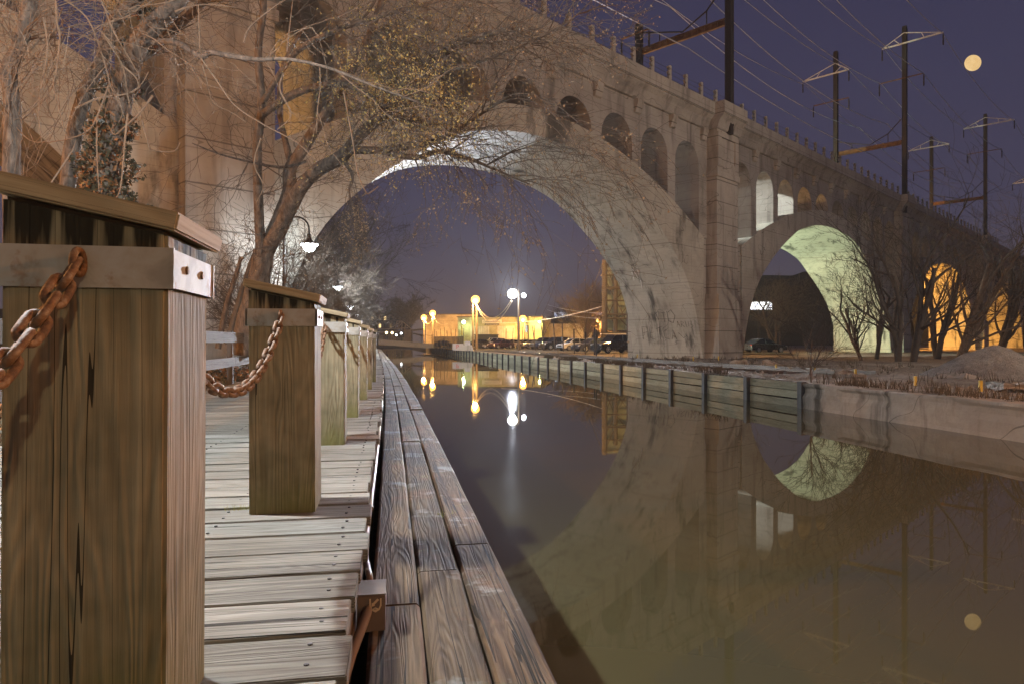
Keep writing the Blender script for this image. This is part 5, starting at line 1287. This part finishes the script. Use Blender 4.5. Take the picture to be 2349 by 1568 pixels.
V = [((130, -10), (200, 46), (236, 140), (252, 195), (268, 230), (281, 258), (276, 280)), ((236, 70), (262, 120), (280, 158), (292, 205), (300, 245)), ((281, 158), (308, 180), (318, 205)), ((252, 195), (235, 240), (215, 285), (190, 305), (160, 318), (130, 328), (100, 325), (70, 320), (30, 290)), ((305, 222), (320, 255), (332, 290), (337, 335), (350, 345), (380, 352), (402, 345), (412, 330)),
     ((346, 222), (320, 262), (290, 295), (262, 308), (256, 298), (264, 282)), ((451, 8), (456, 70), (460, 130), (478, 190), (492, 240), (530, 258), (566, 280)), ((462, 135), (500, 190), (540, 240), (600, 285), (680, 330), (720, 370)), ((130, 0), (128, 50), (136, 90), (128, 160), (124, 200), (140, 260), (158, 320)), ((98, 40), (106, 110), (100, 180), (86, 235), (92, 280), (98, 330)), ((230, 0), (262, 70), (300, 140), (320, 175)), ((170, 250), (230, 225), (290, 214), (320, 200), (340, 170)), ((110, 430), (150, 370), (170, 345), (175, 320)), ((400, 25), (440, 15), (480, 10), (540, 20)), ((50, -10), (60, 60), (85, 60), (105, 90)), ((290, 260), (286, 330), (280, 430), (262, 460)), ((225, 270), (222, 350), (225, 440)), ((560, 100), (575, 60), (640, 10), (700, -20)), ((655, 120), (662, 60), (668, 0)), ((660, 140), (640, 200), (664, 260), (640, 300)), ((790, 210), (800, 260), (806, 330), (820, 400), (835, 440), (850, 445), (866, 428)), ((600, 320), (580, 380), (602, 430), (585, 470))]
for k, path in enumerate(V):
    Y0 = 8.6 + rg.random() * 1.2
    pp = limb(tw, [at(x + rg.uniform(-4, 4), y + rg.uniform(-4, 4), Y0 + .08 * i) for i, (x, y) in enumerate(path)], .013 * rg.uniform(.75, 1.2), .006, 5)
o4 = opts(mx=2, n=(3, 3, 3), ratio=(.6, .6, .6), jit=.28, droop=.12, cone=(20, 70), rmin=.0028)
for k in range(85):          # tangled hanging vines
    x = rg.uniform(-30, 470); y = rg.uniform(-60, 200 if x < 350 else 90); Y = rg.uniform(8.8, 10.2)
    grow(tw, at(x, y, Y), Vector((rg.uniform(-.6, .6), rg.uniform(-.3, .3), rg.uniform(-1, .3))).normalized(), rg.uniform(.5, 1.5), rg.uniform(.004, .009), 1, rg, o4)
sprout(tw, a4, 13, .9, .007, rg, o4)
tw.build('vines', M['vine'], tiv)
tw = MB(); o5 = opts(mx=3, n=(4, 4, 4, 3), ratio=(.6, .62, .6, .5), jit=.22, droop=.02, cone=(25, 65), rmin=.003)
sprout(tw, a1, 12, 1.2, .014, rg, o5, t0=.3); sprout(tw, a2, 9, 1.2, .014, rg, o5, t0=.2); sprout(tw, a5, 9, 1.3, .014, rg, o5)
tw.build('twigs', M['twig'], tiv)
iv = MB(); dl = MB()
for k in range(9000):
    y = 800 - 770 * rg.random() ** .95; f = max(0, (y - 150) / 320); cx = 285 - 40 * min(1, f * 1.6) + max(0, 180 - y) * .42; wd = .13 + .27 * min(1, f * 1.3) + .09 * math.sin(y * .07) + .05 * math.sin(y * .19)
    c = at(cx, y, 10.5); an = rg.uniform(0, 6.28); rr = wd * math.sqrt(rg.uniform(.35, 1.15)) * rg.uniform(.85, 1.1)
    p = c + Vector((math.cos(an) * rr, math.sin(an) * rr, 0)); s = rg.uniform(.016, .055)
    t = iv if rg.random() < .74 else dl
    q = [Vector((rg.uniform(-1, 1), rg.uniform(-1, 1), rg.uniform(-1, 1))).normalized() * s for _ in range(2)]
    t.add([p - q[0], p + q[1] * .8, p + q[0], p - q[1] * .8], [(0, 1, 2, 3)], None, rg.random())
iv.build('ivy', M['ivy'], tiv, recalc=False); dl.build('dry_leaves', M['dryleaf'], tiv, recalc=False)

rg = random.Random(31)
tl = thing('leaning_tree', 'slim orange-lit tree at the far left edge of the picture', 'tree', at(30, 800, 9.5))
m = MB(); a3 = limb(m, A_((34, 800, 9.5), (30, 560, 9.5), (26, 395, 9.5), (28, 250, 9.5), (20, 165, 9.4), (42, 110, 9.3), (62, 40, 9.2), (80, -60, 9)), .13, .08, 9); m.build('trunk', M['bark'], tl, smooth=True)
tw = MB(); sprout(tw, a3, 34, 1.2, .012, rg, o5, t0=.35); sprout(tw, a3, 26, 1.1, .008, rg, o4, t0=.5); tw.build('twigs', M['vine'], tl)
# slim stems near the left pier
for k, (pth, lab, mt) in enumerate([(((500, 800), (520, 700), (545, 620), (552, 590)), 'thin reddish stem in front of the lit base of the left pier', 'bark'), (((520, 790), (540, 720), (560, 650), (580, 590), (600, 560)), 'thin pale stem right of the reddish one before the left pier', 'paletwig')]):
    t = thing('sapling', lab, 'tree', at(*pth[0], 15.5)); m = MB(); s_ = limb(m, [at(x, y, 15.5) for x, y in pth], .07, .035, 7); m.build('trunk', M[mt], t)
    m = MB(); sprout(m, s_, 8, 1.0, .009, rg, o5); m.build('twigs', M['twig'], t)

def bare_tree(name, base, H, spread, seed, lab, mat, twmat, mx=4, n=(7, 6, 5, 5), group=None, lean=Vector((0, 0, 0)), r=None, buds=None, rmin=.008, fork=2, clear=.22):
    rg = random.Random(seed); t = thing(name, lab, 'tree' if name.endswith('tree') else 'shrub', base, group=group)
    m = MB(); tw = MB(); r = r or H * .022; bm_ = MB() if buds else None
    o = opts(mx=mx, n=n, ratio=(.62, .6, .58, .52), jit=.17, up=.05, cone=(18, 58), rmin=rmin, rr=.6, buds=bm_, budsize=.05, budn=2)
    for f in range(fork):
        d = (Vector((rg.uniform(-1, 1) * spread, rg.uniform(-1, 1) * spread, 1)) + lean).normalized()
        pts = [Vector(base) - Vector((0, 0, .3))]; q = Vector(base)
        for k in range(6):
            pts.append(q.copy()); d = (d + Vector((rg.uniform(-1, 1), rg.uniform(-1, 1), .35)) * .13).normalized(); q = q + d * H * .095
        pts.append(q); limb(m, pts, r, r * .5, 7)
        for k in range(n[0]):
            i = rg.randint(max(1, int(clear * 7) + 1), len(pts) - 1)
            grow(tw, pts[i], (rnd_dir(d, rg, 15, 60) + Vector((0, 0, .12))).normalized(), H * .42 * rg.uniform(.7, 1.15), r * .42, 1, rg, o)
    m.build('trunk', mat, t, smooth=True); tw.build('crown', twmat, t)
    if buds: bm_.build('buds', buds, t)
    return t
G = 'bare trees in front of the far spans of the viaduct'
for k, (x, yb, H, sp, lean, lab) in enumerate([(1975, 829, 6.0, .5, -.1, 'small bare tree in front of the lit foot of the second arch'), (2060, 832, 9.0, .35, -.15, 'bare tree with twin stems between the second and third arches'), (2095, 832, 10.0, .3, .5, 'leaning bare tree crossing the orange lit third arch'), (2200, 828, 11.5, .3, .25, 'tall pale stemmed bare tree between the third and fourth arches'), (2290, 826, 11.5, .3, .05, 'tall dark bare tree in front of the fourth arch'), (2385, 826, 11, .35, -.2, 'bare tree at the right edge of the picture'), (2150, 826, 10.5, .35, .0, 'dense bare tree above the third arch'), (2010, 826, 7.5, .4, .3, 'slanting dark bare tree at the right foot of the second arch')]):
    b = on_ground(x, yb - 2, BANK)
    bare_tree('bare_tree', b, H, sp, 100 + k, lab, M['darktwig'] if k not in (0, 3) else M['bark'], M['darktwig'] if k not in (3,) else M['twig'], group=G, lean=Vector((lean, 0, 0)), n=(5, 4, 4, 3), rmin=.0075)
bare_tree('bare_tree', at(1775, 800, 118).xy.to_3d() + Vector((0, 0, BANK)), 13, .35, 140, 'pale lit bare tree seen through the second arch above the bright billboard', M['bark'], M['paletwig'], n=(8, 6, 5, 4), rmin=.02)
bare_tree('bare_tree', at(1850, 800, 126).xy.to_3d() + Vector((0, 0, BANK)), 11, .4, 141, 'dark bare tree right of the bright billboard inside the second arch', M['bark'], M['darktwig'], n=(8, 6, 5, 4), rmin=.02)
bare_tree('bare_tree', at(1790, 800, 150).xy.to_3d() + Vector((0, 0, BANK)), 12, .5, 142, 'dark bare tree standing behind the bright billboard', M['bark'], M['darktwig'], n=(8, 6, 5, 4), rmin=.025)
bare_tree('bare_tree', at(1338, 800, 128).xy.to_3d() + Vector((0, 0, BANK)), 11.5, .5, 143, 'round bare tree glowing orange between the garage and the steel lattice frame', M['bark'], M['vine'], n=(10, 7, 6, 5), rmin=.018, fork=3)
bare_tree('bare_tree', at(1290, 800, 180).xy.to_3d() + Vector((0, 0, BANK)), 10, .5, 144, 'dim bare tree behind the pale blue lit billboard', M['bark'], M['darktwig'], n=(8, 6, 5, 4), rmin=.03)
# shrubs and trees by the boardwalk lamps
for k, (x, Y, H, lab, mt) in enumerate([(640, 20, 3.4, 'pale twiggy shrub under the largest gooseneck lamp', 'paletwig'), (700, 27, 4.2, 'pale lit shrub between the first and second gooseneck lamps', 'paletwig'), (740, 34, 4.0, 'pale twiggy shrub left of the second gooseneck lamp', 'paletwig'), (760, 46, 7.0, 'bare tree with pale curved twigs right of the second gooseneck lamp', 'paletwig'), (660, 40, 9.0, 'dim bare tree behind the first gooseneck lamp', 'darktwig'), (760, 80, 15.0, 'tall dim bare tree beyond the second gooseneck lamp', 'darktwig'), (700, 60, 13.0, 'tall dim bare tree left of the second gooseneck lamp', 'darktwig'), (830, 130, 13.0, 'dim bare tree left of the apartment building', 'darktwig'), (935, 240, 16.0, 'dim bare tree behind the old truss bridge', 'darktwig'), (600, 50, 12.0, 'tall dim bare tree behind the budding tree trunk', 'darktwig')]):
    p = at(x, 790, Y); p.z = .1 if Y < 60 else .3
    bare_tree('bare_tree' if H > 5 else 'twiggy_shrub', p, H, .55, 200 + k, lab, M['bark'], M[mt], n=(9, 6, 5, 4), rmin=.0045 * max(1, Y / 22), fork=3, clear=.05, lean=Vector((.45, 0, 0)) if k == 3 else Vector((0, 0, 0)))
b = on_ground(1560, 850, BANK); bare_tree('twiggy_shrub', Vector((xb(19.9) + .3, 19.9, BANK)), 2.2, .25, 231, 'thin bare bush growing at the top of the timber retaining wall', M['bark'], M['darktwig'], mx=3, n=(6, 5, 4, 3), rmin=.004, fork=3, clear=0, r=.02)
# low ivy and leaf litter behind the rail fence: ground cover
iv = MB(); dl = MB(); rg = random.Random(77)
for k in range(9000):
    Y = 4 + rg.random() ** 1.4 * 34; d = rg.uniform(.25, 4.5); s = rg.uniform(.03, .07)
    hb = .30 + .35 * mnoise.noise(Vector((d, Y * .6, 2))); p = left(Y, -3.45 - d, -.15 + max(0.02, hb) * rg.random())
    q = [Vector((rg.uniform(-1, 1), rg.uniform(-1, 1), rg.uniform(-.7, .7))).normalized() * s for _ in range(2)]
    (iv if rg.random() < .6 else dl).add([p - q[0], p + q[1] * .8, p + q[0], p - q[1] * .8], [(0, 1, 2, 3)], None, rg.random())
tag(iv.build('ivy_ground_cover', M['ivy'], recalc=False), 'low ivy growing behind the rail fence', 'ivy', kind='stuff')
tag(dl.build('dead_leaves', M['dryleaf'], recalc=False), 'orange dead leaves lying behind the rail fence', 'leaves', kind='stuff')
# dry weeds along the far bank
m = MB()
for k in range(900):
    Y = 9 + rg.random() ** 1.3 * 45; d = rg.choice((rg.uniform(.15, .8), rg.uniform(.5, 14)))
    if mnoise.noise(Vector((d * .5, Y * .25, 8))) < -.05: continue
    p0 = Vector((xb(Y) + d, Y, BANK - .05))
    for q in range(rg.randint(4, 10)):
        p = p0 + Vector((rg.uniform(-.12, .12), rg.uniform(-.12, .12), 0)); h = rg.uniform(.08, .38); t = p + Vector((rg.uniform(-.14, .14), rg.uniform(-.1, .1), h)); mid = p.lerp(t, .55) + Vector((0, 0, h * .12)); wd = .006 + Y * .00025
        m.add([p - Vector((wd, 0, 0)), p + Vector((wd, 0, 0)), mid + Vector((wd * .7, 0, 0)), mid - Vector((wd * .7, 0, 0)), t], [(0, 1, 2, 3), (3, 2, 4)], None, rg.random())
tag(m.build('dry_weeds', plain('dry_weed', (.085, .072, .05), .9), recalc=False), 'dry weeds and dead grass scattered over the far bank', 'weeds', kind='stuff')
# small moss and grass tufts in the deck gaps
m = MB()
for (x, y) in ((560, 1168), (545, 1166), (528, 1170), (1020, 1178)):
    p0 = on_ground(x, y, 0 if x < 900 else TIMB)
    for k in range(26):
        p = p0 + Vector((rg.uniform(-.05, .05), rg.uniform(-.012, .012), -.02)); t = p + Vector((rg.uniform(-.03, .03), rg.uniform(-.03, .03), rg.uniform(.02, .05))); m.add([p, p + Vector((.003, 0, 0)), t], [(0, 1, 2)])
tag(m.build('grass_tufts', plain('dry_grass', (.26, .24, .07), .9), recalc=False), 'tiny grass tufts growing in the gaps of the boardwalk', 'grass', kind='stuff')

# ------------------------------------------------------------------ thin haze volume added to give the lamps a glow
bm = bmesh.new(); bmesh.ops.create_cube(bm, size=1)
for v in bm.verts: v.co = Vector((0 + v.co.x * 420, 205 + v.co.y * 490, 28 + v.co.z * 62))
me = bpy.data.meshes.new('haze'); bm.to_mesh(me); bm.free()
hm = bpy.data.materials.new('glow_haze'); hm.use_nodes = True; hn = hm.node_tree; hn.nodes.remove(hn.nodes['Principled BSDF'])
pv = hn.nodes.new('ShaderNodeVolumePrincipled'); pv.inputs['Color'].default_value = (.8, .8, .82, 1); pv.inputs['Density'].default_value = HAZE
hn.links.new(pv.outputs[0], hn.nodes['Material Output'].inputs['Volume']); me.materials.append(hm)
hz = bpy.data.objects.new('haze', me); COL.objects.link(hz); tag(hz, kind='stuff')
